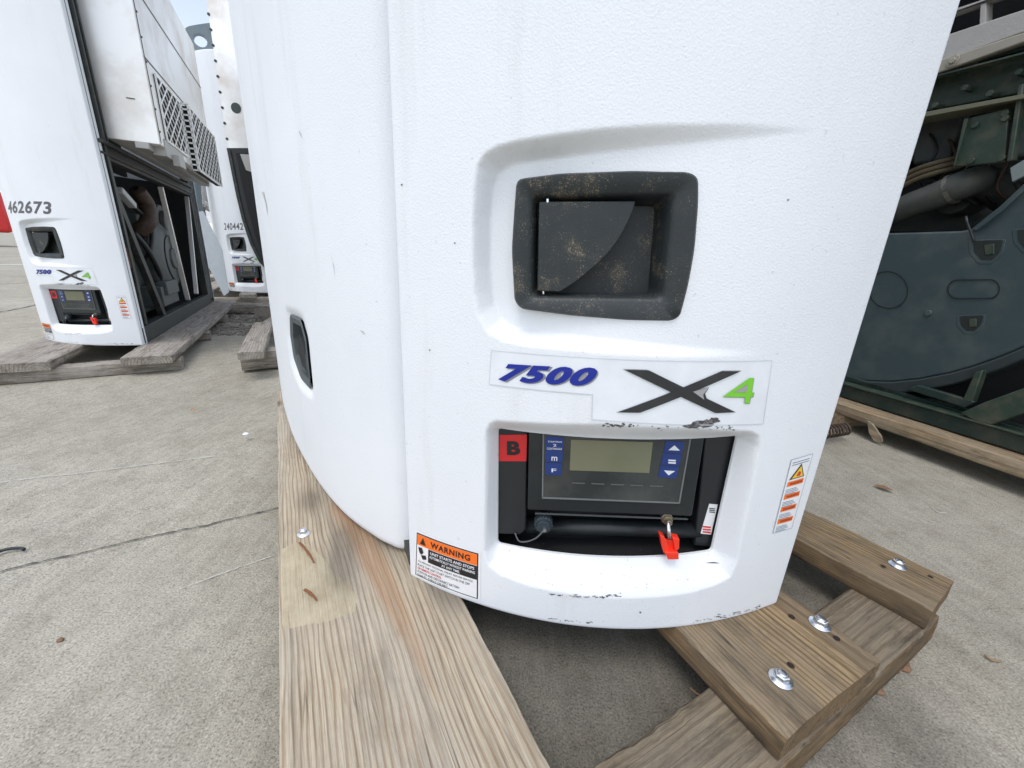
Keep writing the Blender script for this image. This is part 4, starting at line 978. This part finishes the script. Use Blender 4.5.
# cross beams along V
vb_ = hdir(61)[:2]
be = (xy(941, 622, ZM)+xy(957, 600, ZM))/2
bq = (xy(957, 600, ZM)+xy(925, 631, ZM))/2+(-U0[:2]*.0)
fl = xy(782, 768, ZM); bl = xy(587, 768, ZM); wb = abs((bl-fl)@U0[:2])
mid = (fl+bl)/2; mid = fl+U0[:2]*wb/2; endp = mid+vb_*((bq-mid)@vb_)
LBM = (endp-(el-dl*0))@vb_+lw/2-.025
cb1 = board('cross_beam', endp, endp-vb_*LBM, wb, ZM-.001, WOOD_B, ZM, p1, seed=21, r=.005, rough=.002, end_j=.014)
for k, off in ((1, .75), (2, 1.5)):
    board('cross_beam', endp+U0[:2]*off, endp+U0[:2]*off-vb_*LBM, wb, ZM-.001, WOOD_B, ZM, p1, seed=21+k, r=.004, rough=.002, end_j=.01)

# pallet of the left unit
ZTL, ZML = ZT+GL_, ZM+GL_
GL = 'timber pallets under the units'
p2 = empty('wooden_pallet', (*C1[:2], GL_), 'grey weathered timber pallet beneath the left unit numbered 462673', 'pallet', GL)
bs, be_ = (xy(121, 354, ZTL)+xy(171, 359, ZTL))/2, (xy(236.7, 301, ZTL)+xy(212, 300, ZTL))/2
lb = board('deck_board', bs, be_, .19, ZT-ZM, WOOD_G, ZTL, p2, seed=31, rough=.003, end_j=.01)
a_, b_ = xy(0, 363, ZTL), xy(46, 362, ZTL); c_, d_ = xy(75, 347, ZTL), xy(40, 342.5, ZTL)
m0 = (a_+b_)/2
sA = (xy(46, 362, ZTL)+xy(-30, 366, ZTL))/2
board('deck_board', sA, sA+hdir(-29)[:2]*1.9, .24, ZT-ZM, WOOD_G, ZTL, p2, seed=33, rough=.003, end_j=.01)
lf = xy(0, 372.5, ZML); rt = xy(181, 359, ZML); dd = (rt-lf)/np.linalg.norm(rt-lf); nnn = np.array([-dd[1], dd[0]])
board('cross_beam', rt+nnn*.045, lf-dd*.6+nnn*.045, .09, ZM-.001, WOOD_G, ZML, p2, seed=35, r=.004, rough=.003)
for off in (.75, 1.5):
    board('cross_beam', rt+nnn*.045+hdir(-27)[:2]*off, lf+nnn*.045+hdir(-27)[:2]*off, .09, ZM-.001, WOOD_G, ZML, p2, seed=36+int(off*2), rough=.003)
for x_, y_ in ((150, 352), (186, 332), (205, 318)):
    c0_ = at(x_, y_, ZTL); sub_mesh(lb, 'nail', *tube([c0_-[0, 0, .002], c0_+[.004, 0, .022]], .003, 7), ZINC)
# loose timber between the units
p3 = empty('timber_offcut', (*xy(255, 340, 0), 0), 'short grey plank resting on a block, just left of the nearest unit', 'timber')
s_ = (xy(240, 351, ZT)+xy(261, 353, ZT))/2; t_ = (xy(243+13, 322, ZT)+xy(268+2, 322, ZT))/2
board('plank', s_, t_, .105, .036, WOOD_G, ZT, p3, seed=41, rough=.003)
p4 = empty('timber_block', (*xy(260, 365, 0), 0), 'squared pale beam lying on the concrete under the short plank', 'timber')
s_, t_ = xy(239, 353, ZM), xy(300, 349, ZM); dd = (t_-s_)/np.linalg.norm(t_-s_); nnn = np.array([-dd[1], dd[0]])
board('beam', s_+nnn*.05, t_+dd*.3+nnn*.05, .10, .092, WOOD_G, ZM, p4, seed=43, rough=.003)
p5 = empty('wooden_pallet', (*C2[:2], 0), 'far timber pallet stacked under the distant unit with black trim', 'pallet', GL)
for k, (y, w_) in enumerate(((.068, .2), (.068, .2), (.068, .2))):
    s_ = C2[:2]+hdir(61)[:2]*(.15-.42*k)-U0[:2]*.12; board('deck_board', s_, s_+U0[:2]*1.9, .15, .035, WOOD_G, .068, p5, seed=50+k, rough=.004)
for k in range(3):
    s_ = C2[:2]+hdir(61)[:2]*.35+U0[:2]*(-.05+.8*k); board('cross_beam', s_, s_-hdir(61)[:2]*1.2, .1, .085, WOOD_G, .033, p5, seed=60+k, rough=.004)
p6 = empty('timber_block', (*xy(270, 318, 0), 0), 'broken dark timber chunk in front of the far pallet', 'timber')
s_ = xy(262, 309, .06); board('beam', s_, s_+hdir(-10)[:2]*.5, .13, .08, WOOD_G, .085, p6, seed=71, rough=.008, end_j=.02)
p9 = empty('timber_beam', (*xy(240, 312, .0), 0), 'dark grey beam lying crosswise just before the far pallet', 'timber')
s_ = at(208, 309, -.0)[:2]; board('beam', s_, s_+hdir(64)[:2]*1.1, .10, .07, WOOD_G, .045, p9, seed=73, rough=.004)
p10 = empty('timber_offcut', (*xy(272, 330, .0), 0), 'split plank end leaning on the beam beside the nearest unit', 'timber')
s_ = at(266, 334, 0.03)[:2]; ob = board('plank', s_, s_+hdir(-20)[:2]*.6, .11, .035, WOOD_G, .06, p10, seed=75, rough=.004, end_j=.02); ob.rotation_euler[0] = .35
p8 = empty('wooden_pallet', (*C3[:2], 0), 'timber pallet mostly out of sight behind the left unit', 'pallet', GL)
for k in range(2):
    s_ = C3[:2]-hdir(61)[:2]*(.05+.5*k); board('deck_board', s_, s_+U0[:2]*1.8, .15, .038, WOOD_G, ZT, p8, seed=80+k)
board('cross_beam', C3[:2]+U0[:2]*.3+hdir(61)[:2]*.2, C3[:2]+U0[:2]*.3-hdir(61)[:2]*1.1, .09, .056, WOOD_G, .057, p8, seed=83)

# ------------------------------------------------------------------ dark unit on the right
A_, B_ = xy(840, 399, ZT), xy(1024, 458, ZT); rd = (B_-A_)/np.linalg.norm(B_-A_)
p7 = empty('wooden_pallet', (*A_, 0), 'pale timber pallet beneath the dark green unit at the right edge', 'pallet', GL)
rn = np.array([rd[1], -rd[0]]);
if rn@A_ > 0: rn = -rn                    # towards the viewer
LRw = .14; ol = xy(834, 404, ZT)
rb_ = board('deck_board', A_-rd*.9-rn*LRw/2+rn*.06, B_+rd*.8-rn*LRw/2+rn*.06, LRw, .040, WOOD_Y, ZT, p7, seed=91, rough=.002)
blk = board('cross_beam', A_+rd*.02+rn*.06, A_+rd*.02-rn*1.0, .09, .055, WOOD_Y, .0555, p7, seed=93, rough=.003)
board('cross_beam', A_+rd*1.0+rn*.06, A_+rd*1.0-rn*1.0, .09, .055, WOOD_Y, .0555, p7, seed=94, rough=.003)
RP = Plane([A_[0]-rn[0]*.03, A_[1]-rn[1]*.03, 0], [-rd[0], -rd[1], 0]); RP.n = np.array([rn[0], rn[1], 0])
# splintered strap on the board edge
RE = Plane([A_[0]+rn[0]*.0605, A_[1]+rn[1]*.0605, 0], [-rd[0], -rd[1], 0]); RE.n = RP.n
sub_mesh(rb_, 'splinter', *RE.prism_px([(867, 421), (872, 424), (881, 437), (881.5, 442), (874, 441), (869, 433)], -.008, .0), WOOD_Y)
dcol = (.040, .058, .058)
DGR = plain('dark_green_paint', (.014, .032, .028), .45, dirt=(.07, .068, .05), dirt_amt=.35, dscale=14, bmp=.2)
DG2 = plain('olive_painted_steel', (.028, .050, .036), .5, dirt=(.10, .095, .065), dirt_amt=.4, dscale=20, bmp=.3)
TUB = plain("slate_moulded_plastic", (.040, .065, .072), .55, dirt=(.075, .095, .095), dirt_amt=.5, dscale=9, bmp=.3, bscale=500)
u5 = empty('refrigeration_unit', (A_[0], A_[1], ZB), 'dark green open machine frame with slate moulded underside, standing at the right edge', 'refrigeration unit')
def rpz(name, pts, d0, d1, m_, bevel=.003, parent=None): return mesh(name, *RP.prism_px(pts, d0, d1), m_, parent or u5, bevel=bevel)
# base channel
rpz('base_channel', [(815, 366), (1060, 440), (1060, 470), (815, 391)], .02, .07, DGR)
a0 = RP.px(843, 392, .0); a1 = RP.px(1024, 447, .0)
mesh('bottom_rail', *join([RP.prism([np.array([a0[0]+.6, ZB+.004]), np.array([a1[0]-.6, ZB+.004]), np.array([a1[0]-.6, ZB+.055]), np.array([a0[0]+.6, ZB+.055])], -.01, .04)]), DGR, u5, bevel=.004)
mesh('rail_flange', *RP.prism([np.array([a0[0]+.6, ZB+.055]), np.array([a1[0]-.6, ZB+.055]), np.array([a1[0]-.6, ZB+.062]), np.array([a0[0]+.6, ZB+.062])], -.02, .03), DG2, u5, bevel=.002)
rpz('corner_brace', [(1060, 380), (1024, 388), (985, 402), (960, 413), (975, 421), (990, 425), (1024, 413), (1060, 400)], -.02, .02, DG2)
rpz('cross_brace', [(905, 389), (918, 385), (962, 398), (975, 402), (965, 408)], .0, .02, DGR)
rpz('brace_plate', [(962, 400), (975, 372), (983, 370), (972, 402)], .0, .03, DG2)
rpz('cross_member', [(815, 232), (845, 232), (1060, 240), (1060, 470), (815, 400)], .10, .12, VOID)
# moulded underside: skirt with pockets
skirt = [(790, 233), (893, 233), (960, 231), (971, 229), (1000, 206), (1030, 178), (1070, 150), (1080, 330), (1024, 347), (1000, 357), (975, 366), (950, 373), (920, 379), (890, 382), (860, 381), (830, 376), (800, 366)]
tb = rpz('moulded_tub', skirt, .030, .085, TUB, .006)
lip = [(800, 366), (830, 376), (860, 381), (890, 382), (920, 379), (950, 373), (975, 366), (1000, 357), (1024, 347), (1080, 326), (1080, 338), (1024, 359), (1000, 369), (975, 378), (950, 385), (920, 391), (890, 394), (860, 393), (830, 388), (800, 378)]
mesh('tub_lip', *RP.prism_px(lip, .020, .085), plain('slate_lip', (.028, .040, .042), .5), tb, bevel=.005)
rpz('tub_rib', [(971, 229), (976, 231), (1003, 210), (1033, 182), (1030, 178), (1000, 206)], .018, .031, TUB, .002, tb)
def ringpx(cx, cy, rx, ry, w, a0_=0, a1_=360, n=30, d=.0275, skew=0):
    qs = []
    for k in range(n+1):
        t = R_(a0_+(a1_-a0_)*k/n); qs.append((cx+rx*math.cos(t), cy+ry*math.sin(t)+skew*rx*math.cos(t)))
    V = []
    for i, (x, y) in enumerate(qs):
        x2, y2 = cx+(x-cx)*(1-w/rx), cy+(y-cy)*(1-w/ry)
        V += [RP.P(*RP.px(x, y, d), d), RP.P(*RP.px(x2, y2, d), d)]
    return V, [[2*i, 2*i+1, 2*i+3, 2*i+2] for i in range(n)]
GRV = plain('groove_dark', (.010, .014, .016), .7); LIT = plain('worn_slate_rim', (.15, .20, .22), .5)
mesh('round_groove', *ringpx(888, 290, 20, 19, 1.1, skew=.05), GRV, tb)
def capsule(x0, y0, x1, y1, hx, hy, w, d=.0275, gap=True):
    V = []; Fc = []
    pts = [(x0-hx*math.sin(t), (y0)-hy*math.cos(t)) for t in np.linspace(0, math.pi, 12)]; pts2 = [(x1+hx*math.sin(t), y1+hy*math.cos(t)) for t in np.linspace(0, math.pi, 12)]
    P = pts+pts2; cx, cy = (x0+x1)/2, (y0+y1)/2; P.append(P[0])
    for x, y in P:
        V += [RP.P(*RP.px(x, y, d), d), RP.P(*RP.px(x+(cx-x)*w/25, y+(cy-y)*w/10, d), d)]
    return V, [[2*i, 2*i+1, 2*i+3, 2*i+2] for i in range(len(P)-1)]
mesh('slot_groove', *capsule(957, 289.5, 990, 289, 10, 10, 1.3), GRV, tb)
for (cx, cy, s_) in ((986, 251, 1.0), (970, 324, .78), (1030, 240, 1.0)):
    rim = [(cx-18*s_, cy-11*s_), (cx-17*s_, cy+2*s_), (cx-8*s_, cy+13*s_), (cx+6*s_, cy+13*s_), (cx+17*s_, cy+3*s_), (cx+20*s_, cy-12*s_)]
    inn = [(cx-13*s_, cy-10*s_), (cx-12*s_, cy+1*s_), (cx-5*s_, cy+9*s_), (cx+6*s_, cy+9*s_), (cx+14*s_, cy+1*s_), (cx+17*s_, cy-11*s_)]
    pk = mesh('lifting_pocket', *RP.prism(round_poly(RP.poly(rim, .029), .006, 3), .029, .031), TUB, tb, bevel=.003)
    pk2 = mesh('pocket_hollow', *RP.prism(round_poly(RP.poly(inn, .0284), .005, 3), .0284, .030), plain('pocket_shade', (.016, .022, .020), .6), tb)  # flat plate; the recess's shade is put into its dark colour
    mesh('pocket_bolt', *RP.prism_px([(cx-2*s_, cy-6*s_), (cx+8*s_, cy-7*s_), (cx+8*s_, cy+3*s_), (cx-1*s_, cy+4*s_)], .0265, .029), DG2, tb, bevel=.002)
mesh('rivet', *RP.disc(RP.px(928, 313, .026), .010, .024, .031), TUB, tb, bevel=.002)
mesh('hook', *tube([RP.P(*RP.px(x, y, .012), .012) for x, y in ((966, 216), (967, 222), (973, 238), (974, 242))], .0035, 8), BLACK, u5, smooth=True)
# upper: machinery bay
rpz('bay_back', [(815, -400), (1200, -400), (1200, 260), (815, 260)], .50, .52, VOID, 0)
rpz('rear_post', [(1100, -60), (1140, -60), (1150, 440), (1110, 440)], .03, .08, DGR)
ph = lambda x, y, d=.0: RP.P(*RP.px(x, y, d), d)
mesh('exhaust_pipe', *tube(curve_pts([ph(850, 238, .14), ph(895, 212, .12), ph(935, 196, .10), ph(965, 184, .10), ph(985, 182, .16), ph(1010, 200, .25)]), [.044]*41, 18), plain('pipe_grey', (.08, .088, .08), .6, .1, dirt=(.13, .125, .10), dirt_amt=.4), u5, smooth=True)
mesh('exhaust_clamp', *tube([ph(950, 190, .10), ph(955, 188, .10)], .049, 18), plain('clamp', (.2, .2, .17), .5, .5), u5)
mesh('fuel_hoses', *join([tube(curve_pts([ph(880, 190+k*5, .11), ph(910, 172+k*5, .10), ph(935, 163+k*5, .09), ph(965, 156+k*5, .13)]), .008, 10) for k in range(3)]), plain('tan_hose', (.14, .115, .07), .6), u5, smooth=True)
rpz('mounting_plate', [(964, 119), (1009, 108), (1005, 162), (953, 167)], .03, .045, DG2)
rpz('plate_edge', [(953, 167), (955, 164), (968, 118), (964, 119)], .02, .03, DG2, .001)
rpz('dark_cover', [(905, 122), (962, 112), (948, 160), (912, 165)], .14, .2, ENGINE, .01)
rpz('side_box', [(1008, 118), (1080, 98), (1080, 150), (1006, 158)], .08, .2, ENGINE, .01)
rpz('engine_mass', [(840, 180), (900, 170), (1000, 215), (960, 236), (840, 236)], .30, .45, ENGINE, .02)
mesh('engine_pulley', *join([RP.disc(RP.px(955, 196, .2), .06, .19, .3, 26), RP.disc(RP.px(1000, 170, .25), .05, .24, .33, 20)]), ENGINE, u5, bevel=.005)
for k in range(6):
    x0 = 925+k*19; mesh('bay_wire', *tube(curve_pts([ph(x0, 125+5*k, .16), ph(x0+12, 150+(k*7) % 13, .12), ph(x0-4, 178+(k*5) % 11, .13), ph(x0+14, 205, .18)]), .004+.001*(k % 3), 8), [BLACK, RUBBER, STEELBLK][k % 3], u5, smooth=True)
for x, y in ((970, 124), (1000, 117), (966, 160), (997, 157), (1014, 70), (960, 86), (1000, 112), (930, 104), (985, 92)): mesh('bay_bolt', *RP.disc(RP.px(x, y, .0), .009, .022, .06, 6, .009), DG2, u5, bevel=.001)
mesh('bay_filter', *RP.disc(RP.px(928, 140, .2), .07, .17, .3, 28), ENGINE, u5, bevel=.006)
rpz('bay_rib', [(1018, 85), (1024, 83), (1012, 160), (1006, 162)], .02, .05, DG2)
rpz('sheet_flap', [(1010, 168), (1040, 150), (1045, 165), (1012, 182)], .02, .03, plain('light_sheet', (.2, .24, .24), .5), .001)
rpz('upper_beam', [(870, 84), (1100, 22), (1100, 78), (870, 122)], .06, .10, DG2, .004)
rpz('beam_flange', [(870, 122), (1100, 80), (1100, 84), (870, 127)], .01, .10, plain('worn_flange', (.15, .15, .10), .5), .001)
rpz('upper_channel', [(870, 66), (1100, 12), (1100, 30), (870, 90)], .02, .10, DGR, .004)
rpz('channel_edge', [(870, 92), (1100, 32), (1100, 34), (870, 94)], .0, .03, DG2, .001)
gy = lambda x, y: y-(x-940)*.345
def band(n_, x0, x1, t0, t1, d0, d1, m_, **k):   # a strip that follows the slope of the cowl: y at x=940
    return rpz(n_, [(x0, t0-(x0-940)*.33), (x1, t0-(x1-940)*.33), (x1, t1-(x1-940)*.36), (x0, t1-(x0-940)*.36)], d0, d1, m_, **k)
COWL = plain('textured_grey_cowl', (.40, .39, .37), .6, bmp=1., bscale=190)
GRI = plain('cowl_flange', (.34, .32, .27), .5, dirt=(.3, .28, .22), dirt_amt=.4)
cw = band('cowl_panel', 850, 1150, 37, 62, .01, .05, COWL)
band('cowl_flange', 850, 1150, 60, 72, -.005, .05, GRI)
band('cowl_bar', 850, 1150, 13.5, 17.5, .01, .05, COWL)
band('cowl_top', 820, 1300, -60, -24, .01, .05, COWL)
ka, kz = RP.px(850, -30), RP.px(1150, -60)
aL, aR = RP.px(1150, 300)[0]-.9, RP.px(815, 300)[0]; tz = max(ka[1], kz[1])+.02
def rbox(a, d, z): return box_axes(RP.P(0, 0), RP.ax, -RP.n, (0, 0, 1), a, d, z)
mesh('end_wall', *rbox((aR, aR+.03), (.0, .6), (ZB+.005, tz)), DGR, u5, bevel=.003)
mesh('end_wall', *rbox((aL, aL+.03), (.0, .6), (ZB+.005, tz)), DGR, u5, bevel=.003)
mesh('back_wall', *rbox((aL+.031, aR-.001), (.56, .59), (ZB+.03, tz)), VOID, u5)
mesh('frame_post', *rbox((aL+.032, aL+.09), (.0, .06), (ZB+.07, tz)), DGR, u5, bevel=.003)
mesh('frame_rail', *rbox((aL+.032, RP.px(1165, 300)[0]), (.03, .08), (.72, .80)), DG2, u5, bevel=.003)
mesh('radiator_block', *rbox((aL+.12, RP.px(1165, 300)[0]-.03), (.12, .4), (ZB+.08, .70)), ENGINE, u5, bevel=.01)
mesh('unseen_cowl_roof', *box_axes(RP.P(0, 0), RP.ax, -RP.n, (0, 0, 1), (aL, aR+.03), (.0, .6), (tz, 2.2)), COWL, u5, bevel=.01)  # unseen top of the unit, added to keep sky light off the bay
mesh('bay_floor', *box_axes(RP.P(0, 0), RP.ax, -RP.n, (0, 0, 1), (aL+.031, aR-.001), (.09, .558), (ZB+.01, ZB+.03)), STEELBLK, u5)
for x in (984, 1050, 1110): rpz('cowl_mullion', [(x-2.5+2, -60), (x+3+2, -60), (x+1, gy(x, 41)), (x-5, gy(x, 42))], .012, .049, COWL, .002)
mesh('cowl_bolt', *join([RP.disc(RP.px(952, 61, -.01), .016, -.008, .004, 24), RP.prism([RP.px(952, 60.5, -.014)+.008*np.array([math.cos(w), math.sin(w)]) for w in np.linspace(0, 2*math.pi, 7)[:-1]], -.016, -.006)]), GRI, u5, bevel=.001)
rpz('cowl_screen', [(850, -200), (1150, -200), (1150, -20), (850, 60)], .12, .13, VOID, 0)

# dark coil spring by the right pallet block
sp = empty('coil_spring', at(846, 438, 0), 'dark coil spring lying beneath the right pallet beside the nearest unit', 'spring')
cs_ = at(848, 440, .02); pts = []
for k in range(140):
    t = k/140; w = t*2*math.pi*8; pts.append(cs_+[-.10+.13*t, .02*math.cos(w)+.05*t, .022+.02*math.sin(w)])
mesh('coil', *tube(pts, .0035, 7), RUBBER, sp, smooth=True)

# ------------------------------------------------------------------ things beyond
# white trailer
TW = plain('trailer_white', (.80, .81, .81), .4)
tO = atd(250, 235, 13.0); ta = hdir(61); tl = empty('box_trailer', (tO[0], tO[1], 0), 'blank white box trailer parked far behind the units', 'trailer')
mesh('trailer_body', *box_axes([tO[0], tO[1], 0], ta, hdir(-29), (0, 0, 1), (-2.4, 5), (0, 2.6), (1.1, 3.9)), TW, tl, bevel=.03)
mesh('trailer_rail', *box_axes([tO[0], tO[1], 0], ta, hdir(-29), (0, 0, 1), (-2.4, 5), (-.03, .0), (1.0, 1.12)), ALU, tl)
for x in (3.4, 4.4): mesh('trailer_wheel', *tube([np.array([tO[0], tO[1], .5])+ta*x+hdir(-29)*.02, np.array([tO[0], tO[1], .5])+ta*x+hdir(-29)*.3], .5, 24), plain('black_rubber', (.02, .021, .022), .5), tl)
mesh('landing_leg', *box_axes([tO[0], tO[1], 0], ta, hdir(-29), (0, 0, 1), (-1.6, -1.45), (.2, .35), (0, 1.1)), STEELBLK, tl)
# lifting lug arm
LD = 5.6; lo_ = atd(203, 52, LD); LP = Plane([lo_[0], lo_[1], 0], hdir(61)); 
LP.n = -hdir(-29) if (hdir(-29)@lo_) > 0 else hdir(-29)
la_ = empty('lifting_arm', (lo_[0], lo_[1], 0), 'grey steel lifting arm with a round eye, reaching above the far units', 'lifting arm')
outer = round_poly(LP.poly([(184, 27), (200, 24), (216, 22), (222, 56), (214, 57), (205, 60), (199, 68), (196, 80), (188, 80), (184, 56)]), .05, 5)
cc2 = LP.px(200.5, 41); oR = resample_angle(outer, cc2, 64)
hR = [cc2+np.array([math.cos(2*math.pi*k/64), math.sin(2*math.pi*k/64)])*.055 for k in range(64)]; bR = [cc2+(p-cc2)*2.1 for p in hR]; cR = [cc2+(p-cc2)*2.0 for p in hR]
mesh('arm_plate', *loft(LP, [(oR, .05), (oR, 0), (bR, 0), (cR, -.02), (hR, -.02), (hR, .05), (oR, .05)], cap1=False), GREYST, la_)
pc_ = [LP.P(*LP.px(x, y), .03) for x, y in ((188, 60), (186, 120), (184, 200))]; pc_[-1] = np.array([pc_[-1][0], pc_[-1][1], 0])
mesh('arm_post', *tube([pc_[0], pc_[1], pc_[2]], .07, 12), GREYST, la_)
# leaning white sheet
sO = atd(210, 250, 5.2); wsx = Plane([sO[0], sO[1], 0], hdir(61)); wsx.n = -hdir(-29)
q = wsx.poly([(197, 212), (203, 211), (222, 250), (229, 292), (224, 296), (206, 262)])
V, Fc = wsx.prism(q, 0, .03); mesh('leaning_panel', V, Fc, plain('pale_blue_panel', (.62, .67, .70), .5), tag=('pale panel leaning at a slant behind the left unit', 'panel'))
# red lorry far left
rO = atd(4, 236, 30.0); rt_ = empty('red_truck', (rO[0], rO[1], 0), 'bright red truck far across the yard at the left edge', 'truck')
rx_, ry_ = hdir(30), hdir(-60)
mesh('truck_body', *box_axes([rO[0], rO[1], 0], rx_, ry_, (0, 0, 1), (-7, .35), (0, 2.4), (.55, 2.35)), plain('red_paint', (.62, .03, .03), .3), rt_, bevel=.15)
mesh('truck_window', *box_axes([rO[0], rO[1], 0], rx_, ry_, (0, 0, 1), (-2.5, -.6), (-.02, .3), (1.5, 2.1)), plain('dark_glass', (.03, .04, .05), .1), rt_)
for x in (-.6, -5.5): mesh('truck_wheel', *tube([np.array([rO[0], rO[1], .45])+rx_*x+ry_*-.02, np.array([rO[0], rO[1], .45])+rx_*x+ry_*.3], .45, 22), plain('black_rubber', (.02, .021, .022), .5), rt_)

# ------------------------------------------------------------------ litter on the concrete
def leaf(name, x, y, s, m_, label, ang):
    c = at(x, y, .003); V = []; pr = [(0, -1), (.35, -.6), (.5, 0), (.3, .6), (0, 1), (-.35, .5), (-.5, -.1), (-.3, -.7)]
    ca, sa = math.cos(ang), math.sin(ang)
    V.append(c+[0, 0, .003])
    for k, (a, b) in enumerate(pr):
        a, b = a*s, b*s; V.append(c+[a*ca-b*sa, a*sa+b*ca, .002+.25*s*abs(a/s)+random.uniform(0, .15)*s])
    return mesh(name, V, [[0, i, i % 8+1] for i in range(1, 9)], m_, tag=(label, 'leaf'))
LF = plain('dry_leaf', (.22, .12, .06), .8)
leaf('dry_leaf', 883, 489, .022, LF, 'curled brown dry leaf on concrete in front of the right pallet', .8)
leaf('dry_leaf', 193, 410, .012, plain('orange_leaf', (.45, .2, .08), .8), 'small orange leaf on the open concrete at left', .2)
def pebble(x, y, s, m_, label, cat='stone'):
    c = at(x, y, s*.4); bm = bmesh.new(); bmesh.ops.create_icosphere(bm, subdivisions=2, radius=s)
    V = [np.array(v.co)*[1.3, 1, .6]*(1+random.uniform(-.15, .15))+c for v in bm.verts]; Fc = [[k.index for k in f_.verts] for f_ in bm.faces]; bm.free()
    return mesh('pebble', V, Fc, m_, tag=(label, cat), smooth=True)
pebble(246, 434, .008, PAPER, 'pale flat pebble on the concrete left of the long board')
pebble(879, 691, .006, plain('brown_stone', (.2, .12, .07), .8), 'small brown stone beside the end of the front beam')
pebble(905, 668, .007, plain('brown_stone', (.2, .12, .07), .8), 'larger brown stone lying right of the front beam')
def stick(name, px, r, m_, label, cat, zz=.004):
    mesh(name, *tube(curve_pts([at(x, y, zz) for x, y in px], 5), r, 7), m_, tag=(label, cat), smooth=True)
stick('black_hook', [(-14, 562), (-4, 553), (8, 549), (20, 548), (24, 549.5)], .003, BLACK, 'bent black plastic hook on the concrete at the left edge', 'hook')
stick('twig', [(898, 672), (903, 666), (909, 664)], .002, LF, 'short twig beside the beam end', 'twig')
stick('wire_scrap', [(930, 506), (938, 512), (946, 513)], .001, CH, 'thin pale wire scrap on concrete by the right pallet', 'wire')
stick('wood_splinter', [(690, 688), (698, 694), (707, 697)], .0016, plain('splinter_wood', (.30, .20, .11), .8), 'thin brown splinter in the dark gap left of the bolted board', 'splinter')
stick('wood_splinter', [(985, 655), (992, 660), (1001, 661)], .0016, plain('splinter_wood', (.30, .20, .11), .8), 'thin brown splinter on open concrete at the right edge', 'splinter')
pebble(60, 640, .004, plain('brown_stone', (.2, .12, .07), .8), 'tiny brown stone on the bare concrete at lower left')
deb = []
for k in range(420):
    x, y = random.uniform(205, 262), random.uniform(303, 336)
    c = at(x, y, GL_); c[2] = gz(c[0], c[1])+.004; s_ = random.uniform(.004, .018); w = random.random()*3
    deb.append(box_axes(c, (math.cos(w), math.sin(w), 0), (-math.sin(w), math.cos(w), 0), (0, 0, 1), (-s_*2, s_*2), (-s_*.4, s_*.4), (-.003, s_*.4)))
o = mesh('wood_litter', *join(deb), WOOD_G); o['kind'] = 'stuff'
